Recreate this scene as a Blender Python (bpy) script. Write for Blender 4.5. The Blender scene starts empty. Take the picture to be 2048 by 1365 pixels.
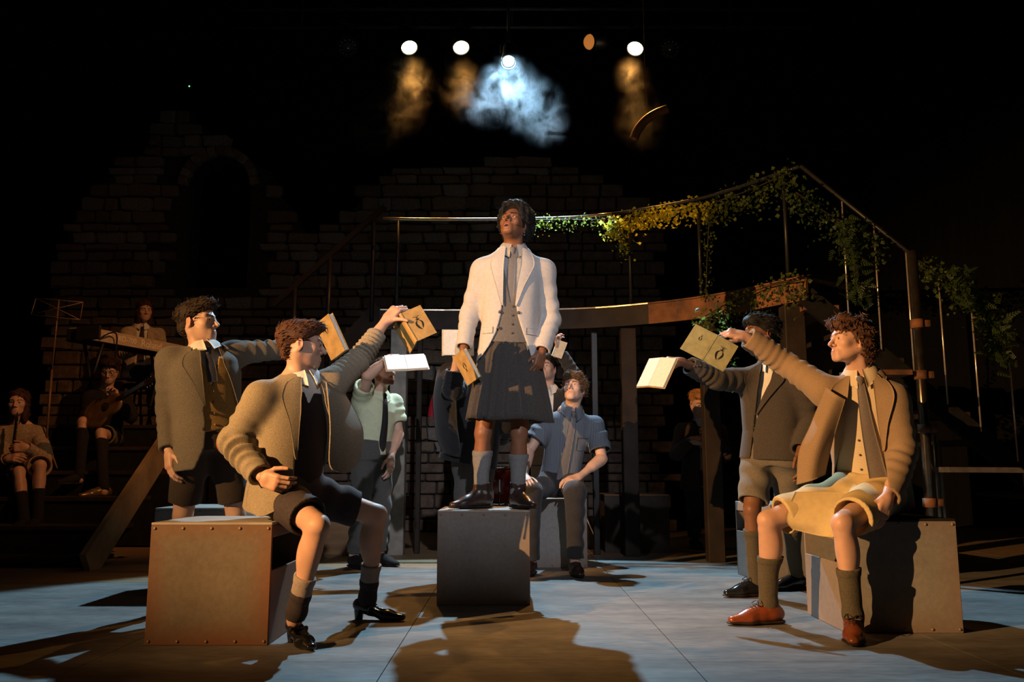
import bpy, bmesh, math, random, time
import numpy as np
from mathutils import Vector, Matrix
T0 = time.time()
random.seed(7)
SC = bpy.context.scene
COL = SC.collection
R = math.radians
V = lambda *a: np.array(a, dtype=np.float64)

# ------------------------------------------------------------------ camera
CAM_H, PITCH, FPX = 0.78, R(8.47), 1712.0
cam_d = bpy.data.cameras.new('camera'); cam = bpy.data.objects.new('camera', cam_d); COL.objects.link(cam)
cam.location = (0, 0, CAM_H); cam.rotation_euler = (R(90) + PITCH, 0, 0)
cam_d.sensor_width = 36.0; cam_d.lens = FPX / 2048 * 36.0; cam_d.clip_start = 0.05; cam_d.clip_end = 100
SC.camera = cam
SC.view_settings.view_transform = 'Standard'; SC.view_settings.look = 'None'
SC.view_settings.exposure = 0.0; SC.view_settings.gamma = 1.0; SC.view_settings.use_curve_mapping = False
SC.cycles.use_denoising = True
SC.cycles.max_bounces = 6; SC.cycles.diffuse_bounces = 3; SC.cycles.glossy_bounces = 2
SC.cycles.volume_bounces = 0; SC.cycles.sample_clamp_indirect = 4.0

# ------------------------------------------------------------------ world: a blacked-out theatre, only a trace of spill
wd = bpy.data.worlds.new('world'); SC.world = wd; wd.use_nodes = True
bg = wd.node_tree.nodes['Background']; bg.inputs[0].default_value = (0.55, 0.42, 0.36, 1); bg.inputs[1].default_value = 0.0035

def W(x, y, Y):
    """world point on the sight line of photo pixel (x, y) at forward distance Y"""
    c, s = math.cos(PITCH), math.sin(PITCH)
    u, v = (x - 1024) / FPX, (682.5 - y) / FPX
    dy, dz = c - v * s, s + v * c
    k = Y / dy
    return V(u * k, Y, CAM_H + dz * k)
def WZ(x, y, z):
    """world point on the sight line of pixel (x, y) at height z"""
    p = W(x, y, 1.0); k = (z - CAM_H) / (p[2] - CAM_H)
    return V(p[0] * k, k, z)

# ------------------------------------------------------------------ stage lighting (lamps out of view and one added fill; the lamps in view carry their own)
def spot(name, loc, target, power, color, angle, blend=0.3, radius=0.04):
    l = bpy.data.lights.new(name, 'SPOT'); l.energy = power; l.color = color
    l.spot_size = R(angle); l.spot_blend = blend; l.shadow_soft_size = radius
    o = bpy.data.objects.new(name, l); COL.objects.link(o); o.location = loc
    d = Vector(target) - Vector(loc); o.rotation_euler = d.to_track_quat('-Z', 'Y').to_euler()
    return o
WARM = (1.0, 0.56, 0.22)
spot('side_boom_light', (-6.0, -0.2, 2.85), (1.8, 4.9, 1.45), 5200, (1.0, 0.53, 0.20), 45, 0.9, 0.015)
spot('front_followspot', (0.9, -5.0, 5.0), (-0.15, 5.3, 1.85), 2300, (0.90, 0.90, 1.0), 18.5, 0.9, 0.06)
spot('added_band_fill', (-1.2, 3.2, 6.6), (-4.6, 8.8, 2.3), 50, (1.0, 0.45, 0.20), 58, 0.8, 0.08)  # weak fill added to lift the dim wall and the musicians
spot('band_spot', (1.6, 4.4, 6.2), (-4.0, 8.6, 1.65), 900, (1.0, 0.40, 0.12), 31, 0.9, 0.05)

# ------------------------------------------------------------------ object helpers
def norm(v):
    v = np.asarray(v, float); return v / (np.linalg.norm(v) + 1e-12)
def mesh_from(name, v, f, smooth=True, colors=None):
    me = bpy.data.meshes.new(name)
    v = np.asarray(v, np.float32)
    if isinstance(f, np.ndarray):
        n, k = f.shape
        me.vertices.add(len(v)); me.vertices.foreach_set('co', v.ravel())
        me.loops.add(n * k); me.loops.foreach_set('vertex_index', f.astype(np.int32).ravel())
        me.polygons.add(n); me.polygons.foreach_set('loop_start', np.arange(0, n * k, k, dtype=np.int32))
        me.polygons.foreach_set('loop_total', np.full(n, k, np.int32))
        me.update(calc_edges=True)
    else:
        me.from_pydata([tuple(map(float, p)) for p in v], [], [tuple(map(int, q)) for q in f]); me.update()
    if smooth: me.polygons.foreach_set('use_smooth', np.ones(len(me.polygons), bool))
    if colors is not None:
        a = me.color_attributes.new('Col', 'FLOAT_COLOR', 'POINT')
        c = np.ones((len(v), 4), np.float32); c[:, :3] = colors; a.data.foreach_set('color', c.ravel())
    return me
def link(name, me, mat=None, parent=None, loc=None):
    o = bpy.data.objects.new(name, me); COL.objects.link(o)
    if mat is not None and me is not None and not me.materials: me.materials.append(mat)
    if parent is not None: o.parent = parent
    if loc is not None: o.location = [float(c) for c in loc]
    return o
def tag(o, label=None, cat=None, group=None, kind=None):
    for k, x in (('label', label), ('category', cat), ('group', group), ('kind', kind)):
        if x: o[k] = x
    return o
def thing(name, label, cat, loc, group=None):
    o = bpy.data.objects.new(name, None); COL.objects.link(o); o.location = [float(c) for c in loc]
    o.empty_display_size = 0.1
    return tag(o, label, cat, group)
class Part:
    """collects world-space geometry and links it as one mesh under a thing whose origin is base"""
    def __init__(s): s.v = []; s.f = []; s.n = 0; s.c = []
    def add(s, v, f, col=None):
        v = np.asarray(v, float); s.v.append(v); s.f += [tuple(int(i) + s.n for i in q) for q in f]; s.n += len(v)
        s.c.append(np.tile(np.asarray(col if col is not None else (1, 1, 1), float), (len(v), 1)))
        return s
    def box(s, c, h, rot=None, bev=0.0):
        v, f = box_vf(h, bev); v = v @ (np.asarray(rot).T if rot is not None else np.eye(3)) + np.asarray(c, float)
        return s.add(v, f)
    def bar(s, a, b, w, h, up=(0, 0, 1), bev=0.0):
        a, b = np.asarray(a, float), np.asarray(b, float); x = norm(b - a); y = norm(np.cross(up, x)); z = np.cross(x, y)
        return s.box((a + b) / 2, (np.linalg.norm(b - a) / 2, w / 2, h / 2), np.stack([x, y, z], 1), bev)
    def tube(s, pts, r, n=8):
        v, f = tube_vf(pts, r, n); return s.add(v, f)
    def build(s, name, mat, parent=None, base=(0, 0, 0), smooth=False):
        me = mesh_from(name, np.concatenate(s.v) - np.asarray(base), s.f, smooth)
        return link(name, me, mat, parent)
def box_vf(h, bev=0.0):
    hx, hy, hz = h
    if bev <= 0:
        v = [(x, y, z) for x in (-hx, hx) for y in (-hy, hy) for z in (-hz, hz)]
        f = [(0, 1, 3, 2), (4, 6, 7, 5), (0, 4, 5, 1), (2, 3, 7, 6), (0, 2, 6, 4), (1, 5, 7, 3)]
        return np.array(v, float), f
    b = min(bev, hx * .9, hy * .9, hz * .9); v = []; f = []; ix = {}
    for sx in (-1, 1):
        for sy in (-1, 1):
            for sz in (-1, 1):
                for ax in range(3):
                    p = [sx * (hx - (0 if ax == 0 else b)), sy * (hy - (0 if ax == 1 else b)), sz * (hz - (0 if ax == 2 else b))]
                    ix[(sx, sy, sz, ax)] = len(v); v.append(p)
    S = (-1, 1)
    for ax in range(3):
        o = [i for i in range(3) if i != ax]
        for sg in S:
            q = []
            for a, c in ((-1, -1), (1, -1), (1, 1), (-1, 1)):
                k = [0, 0, 0]; k[ax] = sg; k[o[0]] = a; k[o[1]] = c; q.append(ix[(*k, ax)])
            f.append(q)
    for ax in range(3):
        o = [i for i in range(3) if i != ax]
        for a in S:
            for c in S:
                k0 = [0, 0, 0]; k0[o[0]] = a; k0[o[1]] = c; k1 = list(k0); k0[ax] = -1; k1[ax] = 1
                f.append([ix[(*k0, o[0])], ix[(*k1, o[0])], ix[(*k1, o[1])], ix[(*k0, o[1])]])
    for k in [(a, b2, c) for a in S for b2 in S for c in S]: f.append([ix[(*k, 0)], ix[(*k, 1)], ix[(*k, 2)]])
    v = np.array(v, float); out = []
    for q in f:
        p = v[q]; n = np.cross(p[1] - p[0], p[2] - p[0]); out.append(tuple(q) if np.dot(n, p.mean(0)) > 0 else tuple(reversed(q)))
    return v, out
def smooth_path(pts, n=6):
    P = [np.asarray(p, float) for p in pts]
    if len(P) < 3: return P
    out = []
    for i in range(len(P) - 1):
        p0, p1, p2, p3 = P[max(i - 1, 0)], P[i], P[i + 1], P[min(i + 2, len(P) - 1)]
        for k in range(n):
            t = k / n
            out.append(.5 * ((2 * p1) + (p2 - p0) * t + (2 * p0 - 5 * p1 + 4 * p2 - p3) * t * t + (3 * p1 - p0 - 3 * p2 + p3) * t ** 3))
    return out + [P[-1]]
def tube_vf(pts, r, n=8):
    P = [np.asarray(p, float) for p in pts]; m = len(P)
    rr = r if hasattr(r, '__len__') else [r] * m
    v = []; f = []; ref = None
    for i, p in enumerate(P):
        t = norm(P[min(i + 1, m - 1)] - P[max(i - 1, 0)])
        if ref is None: ref = norm(np.cross(t, (0, 0, 1) if abs(t[2]) < .9 else (1, 0, 0)))
        ref = norm(ref - t * np.dot(ref, t)); b = np.cross(t, ref)
        for k in range(n):
            a = 2 * math.pi * k / n; v.append(p + rr[i] * (math.cos(a) * ref + math.sin(a) * b))
    for i in range(m - 1):
        for k in range(n): f.append((i * n + k, i * n + (k + 1) % n, (i + 1) * n + (k + 1) % n, (i + 1) * n + k))
    f.append(tuple(reversed(range(n)))); f.append(tuple((m - 1) * n + k for k in range(n)))
    return np.array(v), f
def lathe_vf(prof, n=24, c=(0, 0, 0), axis=(0, 0, 1)):
    z = norm(axis); x = norm(np.cross(z, (0, 1, 0) if abs(z[1]) < .9 else (1, 0, 0))); y = np.cross(z, x); v = []; f = []
    for r, h in prof:
        for k in range(n):
            a = 2 * math.pi * k / n; v.append(np.asarray(c, float) + z * h + r * (x * math.cos(a) + y * math.sin(a)))
    for i in range(len(prof) - 1):
        for k in range(n): f.append((i * n + k, i * n + (k + 1) % n, (i + 1) * n + (k + 1) % n, (i + 1) * n + k))
    f.append(tuple(reversed(range(n)))); f.append(tuple((len(prof) - 1) * n + k for k in range(n)))
    return np.array(v), f
def sheet_vf(ctrl, nu=12, nv=12, thick=0.006):
    """smooth cloth panel through a grid of control points, with thickness"""
    C = np.asarray(ctrl, float)
    rows = [smooth_path(list(r), max(1, nv // max(1, len(r) - 1))) for r in C]
    rows = np.array(rows); cols = [smooth_path(list(rows[:, j]), max(1, nu // max(1, len(C) - 1))) for j in range(rows.shape[1])]
    G = np.array(cols).transpose(1, 0, 2); a, b = G.shape[:2]
    du = np.gradient(G, axis=0); dv = np.gradient(G, axis=1); N = np.cross(du, dv); N /= (np.linalg.norm(N, axis=2, keepdims=True) + 1e-9)
    v = np.concatenate([(G + N * thick / 2).reshape(-1, 3), (G - N * thick / 2).reshape(-1, 3)]); m = a * b; f = []
    for i in range(a - 1):
        for j in range(b - 1):
            q = (i * b + j, (i + 1) * b + j, (i + 1) * b + j + 1, i * b + j + 1); f.append(q); f.append(tuple(m + k for k in reversed(q)))
    rim = [i * b for i in range(a)] + [(a - 1) * b + j for j in range(1, b)] + [i * b + b - 1 for i in range(a - 2, -1, -1)] + [j for j in range(b - 2, 0, -1)]
    for k in range(len(rim)):
        p, q = rim[k], rim[(k + 1) % len(rim)]; f.append((p, m + p, m + q, q)[::-1])
    return v, f

# ------------------------------------------------------------------ implicit modelling: smooth unions meshed by surface nets
def snoise(P, freq, seed=0, k=6, stretch=(1, 1, 1)):
    rg = np.random.RandomState(seed); D = rg.normal(size=(k, 3)); D /= np.linalg.norm(D, axis=1, keepdims=True)
    D = D * rg.uniform(.6, 1.5, (k, 1)) * freq * np.asarray(stretch); ph = rg.uniform(0, 6.28, k)
    out = np.zeros(len(P), np.float32)
    for i in range(k): out += np.sin(P @ D[i].astype(np.float32) + np.float32(ph[i]))
    return out / (k ** .5)
def smin(a, b, k):
    if k <= 0: return np.minimum(a, b)
    h = np.maximum(k - np.abs(a - b), 0) / k
    return np.minimum(a, b) - h * h * k * np.float32(.25)
def f32(v): return np.asarray(v, np.float32)
class Sdf:
    def __init__(s): s.ops = []; s.lo = np.full(3, 1e9); s.hi = np.full(3, -1e9)
    def grow(s, p, r):
        s.lo = np.minimum(s.lo, np.asarray(p) - r); s.hi = np.maximum(s.hi, np.asarray(p) + r)
    def copy(s):
        c = Sdf(); c.ops = list(s.ops); c.lo = s.lo.copy(); c.hi = s.hi.copy(); return c
    def put(s, fn, op, k): s.ops.append((fn, op, k)); return s
    def cone(s, a, b, r1, r2, k=.02, op='u', flat=None, cut0=False, cut1=False, folds=None):
        a, b = np.asarray(a, float), np.asarray(b, float)
        if op == 'u': s.grow(a, r1 * 1.15 + .01); s.grow(b, r2 * 1.15 + .01)
        L = np.linalg.norm(b - a) + 1e-9; dr = f32((b - a) / L); a_ = f32(a); L_ = np.float32(L)
        if folds: fx = f32(norm(np.cross(dr, (0.3, 0.1, 1)))); fy = f32(np.cross(dr, fx))
        def fn(P):
            q = P - a_; t = q @ dr; tc = np.clip(t, 0, L_); q = q - tc[:, None] * dr
            if flat is not None:
                ax = f32(norm(flat[0])); c = q @ ax; q = q + (c * np.float32(flat[1] - 1))[:, None] * ax
            n = tc / L_
            d = np.sqrt(np.einsum('ij,ij->i', q, q)) - (np.float32(r1) + np.float32(r2 - r1) * n)
            if folds:
                amp, cnt, t0, wd_, sd = folds
                an = np.arctan2(q @ fy, q @ fx)
                w = np.exp(-((n - t0) / wd_) ** 2)
                ph = 6.283 * cnt * n + 1.3 * np.sin(an + sd) + .8 * np.sin(2 * an + sd * 2.1)
                d = d - amp * w * (np.sin(ph) * (.6 + .4 * np.sin(an * 1.0 + sd * 3)))
            if cut1: d = np.maximum(d, t - L_)
            if cut0: d = np.maximum(d, -t)
            return d
        return s.put(fn, op, k)
    def ell(s, c, r, k=.02, op='u', rot=None):
        c = np.asarray(c, float); r = np.asarray(r, float)
        M = f32(np.eye(3) if rot is None else rot); c_ = f32(c); ir = f32(1 / r); mr = np.float32(r.min())
        if op == 'u': s.grow(c, r.max() * 1.05)
        def fn(P):
            q = (P - c_) @ M * ir; l = np.sqrt(np.einsum('ij,ij->i', q, q)); q2 = q * ir; g = np.sqrt(np.einsum('ij,ij->i', q2, q2)) + 1e-6
            return np.maximum(l * (l - 1) / g, (l - 1) * mr) * (l >= 1) + (l < 1) * np.maximum(l * (l - 1) / g, -mr)
        return s.put(fn, op, k)
    def rbox(s, c, h, rot=None, r=.01, k=.01, op='u'):
        c = np.asarray(c, float); h = np.asarray(h, float); M = f32(np.eye(3) if rot is None else rot); c_ = f32(c); hh = f32(h - r)
        if op == 'u': s.grow(c, np.linalg.norm(h) + .005)
        def fn(P):
            q = np.abs((P - c_) @ M) - hh; o = np.maximum(q, 0)
            return np.sqrt(np.einsum('ij,ij->i', o, o)) + np.minimum(q.max(1), 0) - np.float32(r)
        return s.put(fn, op, k)
    def plane(s, p, n, k=.0):     # keep the side opposite to n
        p_, n_ = f32(p), f32(norm(n))
        return s.put(lambda P: (P - p_) @ n_, 'i', k)
    def eval(s, P):
        d = None
        for fn, op, k in s.ops:
            e = fn(P)
            if op == 'n': d = d + e; continue
            if d is None: d = e
            elif op == 'u': d = smin(d, e, np.float32(k))
            elif op == 's': d = -smin(-d, e, np.float32(k))
            elif op == 'i': d = -smin(-d, -e, np.float32(k))
        return d
    def mesh(s, h, relax=1):
        lo = s.lo - 3 * h; B = 5; dims = np.ceil((s.hi - lo + 3 * h) / h / B).astype(int) + 1
        cs = B * h; ax = [f32(lo[i] + (np.arange(dims[i]) + .5) * cs) for i in range(3)]
        C = np.stack(np.meshgrid(*ax, indexing='ij'), -1).reshape(-1, 3)
        dc = s.eval(C).reshape(dims); keep = np.abs(dc) < cs * .87 * 1.5 + .006
        Vv = np.where(dc < 0, np.float32(-1), np.float32(1)).repeat(B, 0).repeat(B, 1).repeat(B, 2)
        mk = keep.repeat(B, 0).repeat(B, 1).repeat(B, 2)
        ii = np.argwhere(mk); P = f32(lo) + ii.astype(np.float32) * np.float32(h)
        Vv[mk] = s.eval(P)
        v, f = surface_nets(Vv, lo, h)
        if relax and len(v): v = relax_mesh(v, f, relax)
        return v, f
def surface_nets(A, lo, h):
    S = A < 0
    c = [S[i:A.shape[0] - 1 + i, j:A.shape[1] - 1 + j, k:A.shape[2] - 1 + k] for i in (0, 1) for j in (0, 1) for k in (0, 1)]
    n = sum(x.astype(np.int8) for x in c); act = (n > 0) & (n < 8)
    ids = np.full(act.shape, -1, np.int32); cells = np.argwhere(act); ids[act] = np.arange(len(cells))
    if not len(cells): return np.zeros((0, 3)), np.zeros((0, 4), int)
    off = np.array([(i, j, k) for i in (0, 1) for j in (0, 1) for k in (0, 1)])
    val = np.stack([A[cells[:, 0] + o[0], cells[:, 1] + o[1], cells[:, 2] + o[2]] for o in off], 1)
    pos = np.zeros((len(cells), 3)); cnt = np.zeros(len(cells))
    for a in range(8):
        for b in range(a + 1, 8):
            if np.abs(off[a] - off[b]).sum() != 1: continue
            x = (val[:, a] < 0) != (val[:, b] < 0); t = np.where(x, val[:, a] / (val[:, a] - val[:, b] + 1e-12), 0)
            pos += np.where(x[:, None], off[a] + t[:, None] * (off[b] - off[a]), 0); cnt += x
    v = lo + h * (cells + pos / cnt[:, None]); F = []
    for ax in range(3):
        o1, o2 = [(1, 2), (2, 0), (0, 1)][ax]
        sl0 = [slice(1, -1)] * 3; sl1 = [slice(1, -1)] * 3; sl0[ax] = slice(0, -1); sl1[ax] = slice(1, None)
        s0, s1 = S[tuple(sl0)], S[tuple(sl1)]; e = np.argwhere(s0 != s1)
        if not len(e): continue
        base = e.copy(); base[:, o1] += 1; base[:, o2] += 1; neg = S[tuple(base.T)]
        def cid(d1, d2):
            q = base.copy(); q[:, o1] -= d1; q[:, o2] -= d2; return ids[tuple(q.T)]
        Q = np.stack([cid(1, 1), cid(0, 1), cid(0, 0), cid(1, 0)], 1); Q[~neg] = Q[~neg][:, ::-1]; F.append(Q)
    F = np.concatenate(F); F = F[(F >= 0).all(1)]
    return v, F
def relax_mesh(v, f, it=1):
    e = np.concatenate([f[:, [0, 1]], f[:, [1, 2]], f[:, [2, 3]], f[:, [3, 0]]]); e = np.concatenate([e, e[:, ::-1]])
    cnt = np.bincount(e[:, 0], minlength=len(v)).astype(float)
    for lam in [.5, -.5] * it:
        s = np.stack([np.bincount(e[:, 0], weights=v[e[:, 1], i], minlength=len(v)) for i in range(3)], 1) / np.maximum(cnt, 1)[:, None]
        v = v + lam * (s - v)
    return v
def vert_normals(v, f):
    n = np.cross(v[f[:, 2]] - v[f[:, 0]], v[f[:, 3]] - v[f[:, 1]]); out = np.zeros_like(v)
    for k in range(4): np.add.at(out, f[:, k], n)
    return out / (np.linalg.norm(out, axis=1, keepdims=True) + 1e-9)

# ------------------------------------------------------------------ materials
MATS = {}
def nt(name):
    m = bpy.data.materials.new(name); m.use_nodes = True; n = m.node_tree.nodes; l = m.node_tree.links
    return m, n, l, n['Principled BSDF']
def c4(c): return (c[0], c[1], c[2], 1)
def noise_node(n, l, scale, detail=3, vec=None):
    t = n.new('ShaderNodeTexNoise'); t.inputs['Scale'].default_value = scale; t.inputs['Detail'].default_value = detail
    if vec is not None: l.new(vec, t.inputs['Vector'])
    return t
def mat(name, color, rough=.8, var=.15, scale=20, bump=.0, bscale=150, metal=0, spec=.3, color2=None, sheen=0, stretch=None, crease=0):
    """mottled procedural surface: two tones mixed by noise plus fine bump"""
    if name in MATS: return MATS[name]
    m, n, l, p = nt(name)
    tc = n.new('ShaderNodeTexCoord'); vec = tc.outputs['Object']
    if stretch:
        mp = n.new('ShaderNodeMapping'); mp.inputs['Scale'].default_value = stretch; l.new(vec, mp.inputs[0]); vec = mp.outputs[0]
    t = noise_node(n, l, scale, 4, vec); mx = n.new('ShaderNodeMix'); mx.data_type = 'RGBA'
    c2 = color2 or tuple(c * (1 - 2 * var) for c in color)
    mx.inputs[6].default_value = c4(color2 or c2); mx.inputs[7].default_value = c4(color)
    rp = n.new('ShaderNodeMapRange'); rp.inputs[1].default_value = .3; rp.inputs[2].default_value = .7
    l.new(t.outputs[0], rp.inputs[0]); l.new(rp.outputs[0], mx.inputs[0]); l.new(mx.outputs[2], p.inputs['Base Color'])
    p.inputs['Roughness'].default_value = rough; p.inputs['Metallic'].default_value = metal; p.inputs['Specular IOR Level'].default_value = spec
    if sheen: p.inputs['Sheen Weight'].default_value = sheen
    if bump:
        t2 = noise_node(n, l, bscale, 3, vec); b = n.new('ShaderNodeBump'); b.inputs['Strength'].default_value = bump; b.inputs['Distance'].default_value = .01
        l.new(t2.outputs[0], b.inputs['Height']); l.new(b.outputs[0], p.inputs['Normal'])
        if crease:          # soft cloth creases
            t3 = noise_node(n, l, 4.5, 1.5, vec); t3.noise_type = 'RIDGED_MULTIFRACTAL'; t3.inputs['Distortion'].default_value = .8
            b2 = n.new('ShaderNodeBump'); b2.inputs['Strength'].default_value = crease; b2.inputs['Distance'].default_value = .012
            l.new(t3.outputs[0], b2.inputs['Height']); l.new(b2.outputs[0], b.inputs['Normal'])
    MATS[name] = m; return m
def vcol_mat(name, rough=.5, spec=.4, bump=.05, bscale=300, var=.12, vscale=25):
    if name in MATS: return MATS[name]
    m, n, l, p = nt(name); a = n.new('ShaderNodeVertexColor'); a.layer_name = 'Col'
    tc = n.new('ShaderNodeTexCoord'); t = noise_node(n, l, vscale, 4, tc.outputs['Object'])
    rp = n.new('ShaderNodeMapRange'); rp.inputs[1].default_value = .3; rp.inputs[2].default_value = .7; rp.inputs[3].default_value = 1 - var; rp.inputs[4].default_value = 1 + var * .4
    l.new(t.outputs[0], rp.inputs[0])
    mx = n.new('ShaderNodeVectorMath'); mx.operation = 'SCALE'; l.new(a.outputs[0], mx.inputs[0]); l.new(rp.outputs[0], mx.inputs['Scale'])
    l.new(mx.outputs[0], p.inputs['Base Color']); p.inputs['Roughness'].default_value = rough; p.inputs['Specular IOR Level'].default_value = spec
    if bump:
        t2 = noise_node(n, l, bscale, 2, tc.outputs['Object']); b = n.new('ShaderNodeBump'); b.inputs['Strength'].default_value = bump; b.inputs['Distance'].default_value = .005
        l.new(t2.outputs[0], b.inputs['Height']); l.new(b.outputs[0], p.inputs['Normal'])
    MATS[name] = m; return m
def stripe_mat(name, c1, c2, freq, axis=0, rough=.85, w=.25):
    if name in MATS: return MATS[name]
    m, n, l, p = nt(name); tc = n.new('ShaderNodeTexCoord'); sx = n.new('ShaderNodeSeparateXYZ'); l.new(tc.outputs['Object'], sx.inputs[0])
    t = noise_node(n, l, 9, 2, tc.outputs['Object'])
    m0 = n.new('ShaderNodeMath'); m0.operation = 'MULTIPLY_ADD'; l.new(t.outputs[0], m0.inputs[0]); m0.inputs[1].default_value = .018; l.new(sx.outputs[axis], m0.inputs[2])
    m1 = n.new('ShaderNodeMath'); m1.operation = 'MULTIPLY'; m1.inputs[1].default_value = freq; l.new(m0.outputs[0], m1.inputs[0])
    m2 = n.new('ShaderNodeMath'); m2.operation = 'FRACT'; l.new(m1.outputs[0], m2.inputs[0])
    m3 = n.new('ShaderNodeMath'); m3.operation = 'LESS_THAN'; m3.inputs[1].default_value = w; l.new(m2.outputs[0], m3.inputs[0])
    mx = n.new('ShaderNodeMix'); mx.data_type = 'RGBA'; mx.inputs[6].default_value = c4(c1); mx.inputs[7].default_value = c4(c2)
    l.new(m3.outputs[0], mx.inputs[0]); l.new(mx.outputs[2], p.inputs['Base Color']); p.inputs['Roughness'].default_value = rough; p.inputs['Specular IOR Level'].default_value = .2
    MATS[name] = m; return m
def glow_mat(name, color, strength):
    if name in MATS: return MATS[name]
    m, n, l, p = nt(name); p.inputs['Base Color'].default_value = c4(color); p.inputs['Emission Color'].default_value = c4(color); p.inputs['Emission Strength'].default_value = strength
    MATS[name] = m; return m
def tweed(name, c, var=.22, scale=230):
    return mat(name, c, .92, var, scale, .35, 420, spec=.12, sheen=.15, crease=.35)
# ================================================================== people
SKIN = vcol_mat('skin', .48, .35, .08, 260, .10, 18)
HAIRM = vcol_mat('hair_strands', .72, .25, .0, 300, .35, 60)
EYEM = vcol_mat('eye_surface', .12, .5, 0, var=0.0)
def frame(fwd, up):
    f = norm(fwd); s = norm(np.cross(up, f)); u = np.cross(f, s)      # s = the person's left when f faces the viewer
    return s, f, u
class Person:
    def __init__(s, label, base, sp):
        s.base = np.asarray(base, float); s.sp = sp
        s.root = thing('person', label, 'person', s.base)
        s.bv = []; s.bf = []; s.bc = []; s.n = 0
        s.skin = np.asarray(sp['skin'], float)
        pel, neck = sp['pel'], sp['neck']; s.pel = np.asarray(pel, float); s.neck = np.asarray(neck, float)
        s.U = norm(s.neck - s.pel); s.L = np.linalg.norm(s.neck - s.pel)
        x = np.asarray(sp['sh'][1], float) - np.asarray(sp['sh'][0], float)
        if 'face' in sp: x = np.cross(s.U, norm(sp['face']))       # torso facing given outright
        s.X = norm(x - s.U * np.dot(x, s.U)); s.F = np.cross(s.X, s.U)
        hx = sp.get('hipx'); hx = norm(hx) if hx is not None else s.X
        s.hip = [np.asarray(h, float) for h in sp['hip']] if 'hip' in sp else [s.pel - hx * .085, s.pel + hx * .085]
    def loc(s, x, f, u): return s.pel + s.X * x + s.F * f + s.U * u
    def part(s, name, v, f, m, parent=None, colors=None, smooth=True):
        return link(name, mesh_from(name, np.asarray(v) - s.base, f, smooth, colors), m, parent if parent is not None else s.root)
    def sdf(s, name, S, h, m, parent=None, relax=1):
        v, f = S.mesh(h, relax); return s.part(name, v, f, m, parent)
    def body_add(s, S, h, rules=()):
        v, f = S.mesh(h)
        c = np.tile(s.skin, (len(v), 1))
        for a, b, r, soft, col in rules:
            a = np.asarray(a, float); b = np.asarray(b, float); ba = b - a; t = np.clip(((v - a) @ ba) / (ba @ ba + 1e-9), 0, 1)
            d = np.linalg.norm(v - a - t[:, None] * ba, axis=1); w = np.clip((r - d) / soft + .5, 0, 1)[:, None]
            c = c * (1 - w) + np.asarray(col) * w
        s.bv.append(v); s.bf.append(f + s.n); s.bc.append(c); s.n += len(v)
    def body_done(s):
        s.body = s.part('body', np.concatenate(s.bv), np.concatenate(s.bf), SKIN, colors=np.concatenate(s.bc))

    # ---------------------------------------------------------------- head
    def head(s, h=.0038, scale=1.0, mouth=0.0, lips=None, beard=None, brow=None, eyes=True, gaze=None, nose=1.0, eyecol=(.09, .05, .03), lidc=None):
        sp = s.sp; c = np.asarray(sp['head'], float); S_, F_, U_ = frame(sp['hf'], sp.get('hu', (0, 0, 1)))
        s.hc, s.hS, s.hF, s.hU, s.hk = c, S_, F_, U_, scale
        M = np.stack([S_, F_, U_], 1)
        def q(x, f, u): return c + scale * (S_ * x + F_ * f + U_ * u)
        k = scale; S = Sdf()
        S.ell(q(0, -.012, .028), np.array([.073, .094, .084]) * k, rot=M)
        S.ell(q(0, .028, -.018), np.array([.060, .060, .086]) * k, .03 * k, rot=M)
        S.ell(q(0, .030, -.062), np.array([.050, .052, .046]) * k, .03 * k, rot=M)
        for e in (-1, 1):
            S.cone(q(e * .053, -.008, -.055), q(e * .020, .068, -.096), .015 * k, .012 * k, .03 * k)
            S.ell(q(e * .043, .056, -.022), np.array([.020, .020, .018]) * k, .025 * k, rot=M)
            S.cone(q(e * .046, .066, .024), q(e * .008, .086, .020), .009 * k, .009 * k, .018 * k)
        S.cone(q(-.010, .076, -.100), q(.010, .076, -.100), .013 * k, .013 * k, .022 * k)
        for e in (-1, 1): S.ell(q(e * .031, .098, .000), np.array([.017, .015, .0125]) * k, .012 * k, 's', rot=M)
        S.cone(q(0, .083, .012), q(0, .108 + .006 * nose, -.031), .0085 * k, .0105 * k, .012 * k)
        for e in (-1, 1): S.ell(q(e * .0125 * (.8 + .25 * nose), .096, -.036), np.array([.0095, .0105, .008]) * k, .008 * k, rot=M)
        for e in (-1, 1): S.ell(q(e * .0065, .104, -.0445), np.array([.0035, .005, .003]) * k, .003 * k, 's', rot=M)
        S.ell(q(0, .080, -.070), np.array([.028, .017, .018]) * k, .02 * k, rot=M)
        mo = mouth * .008
        up = [q(-.024, .081, -.069), q(-.008, .0935, -.0650 + mo * .3), q(.008, .0935, -.0650 + mo * .3), q(.024, .081, -.069)]
        lo = [q(-.022, .081, -.070), q(-.007, .0915, -.0760 - mo), q(.007, .0915, -.0760 - mo), q(.022, .081, -.070)]
        for P3, r in ((up, .0042), (lo, .0052)):
            for a, b in zip(P3[:-1], P3[1:]): S.cone(a, b, r * k, r * k, .004 * k)
        if mouth > 0: S.ell(q(0, .098, -.0705 - mo * .3), np.array([.015, .014, .0035 + mo * .6]) * k, .003 * k, 's', rot=M)
        else: S.cone(q(-.022, .094, -.0705), q(.022, .094, -.0705), .0016 * k, .0016 * k, .003 * k, 's')
        for e in (-1, 1):       # eyelids
            S.cone(q(e * .017, .0815, .003), q(e * .031, .0875, .0085), .0030 * k, .0036 * k, .004 * k)
            S.cone(q(e * .031, .0875, .0085), q(e * .047, .074, .003), .0036 * k, .0030 * k, .004 * k)
            S.cone(q(e * .018, .0805, -.006), q(e * .044, .075, -.006), .0035 * k, .003 * k, .006 * k)
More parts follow.
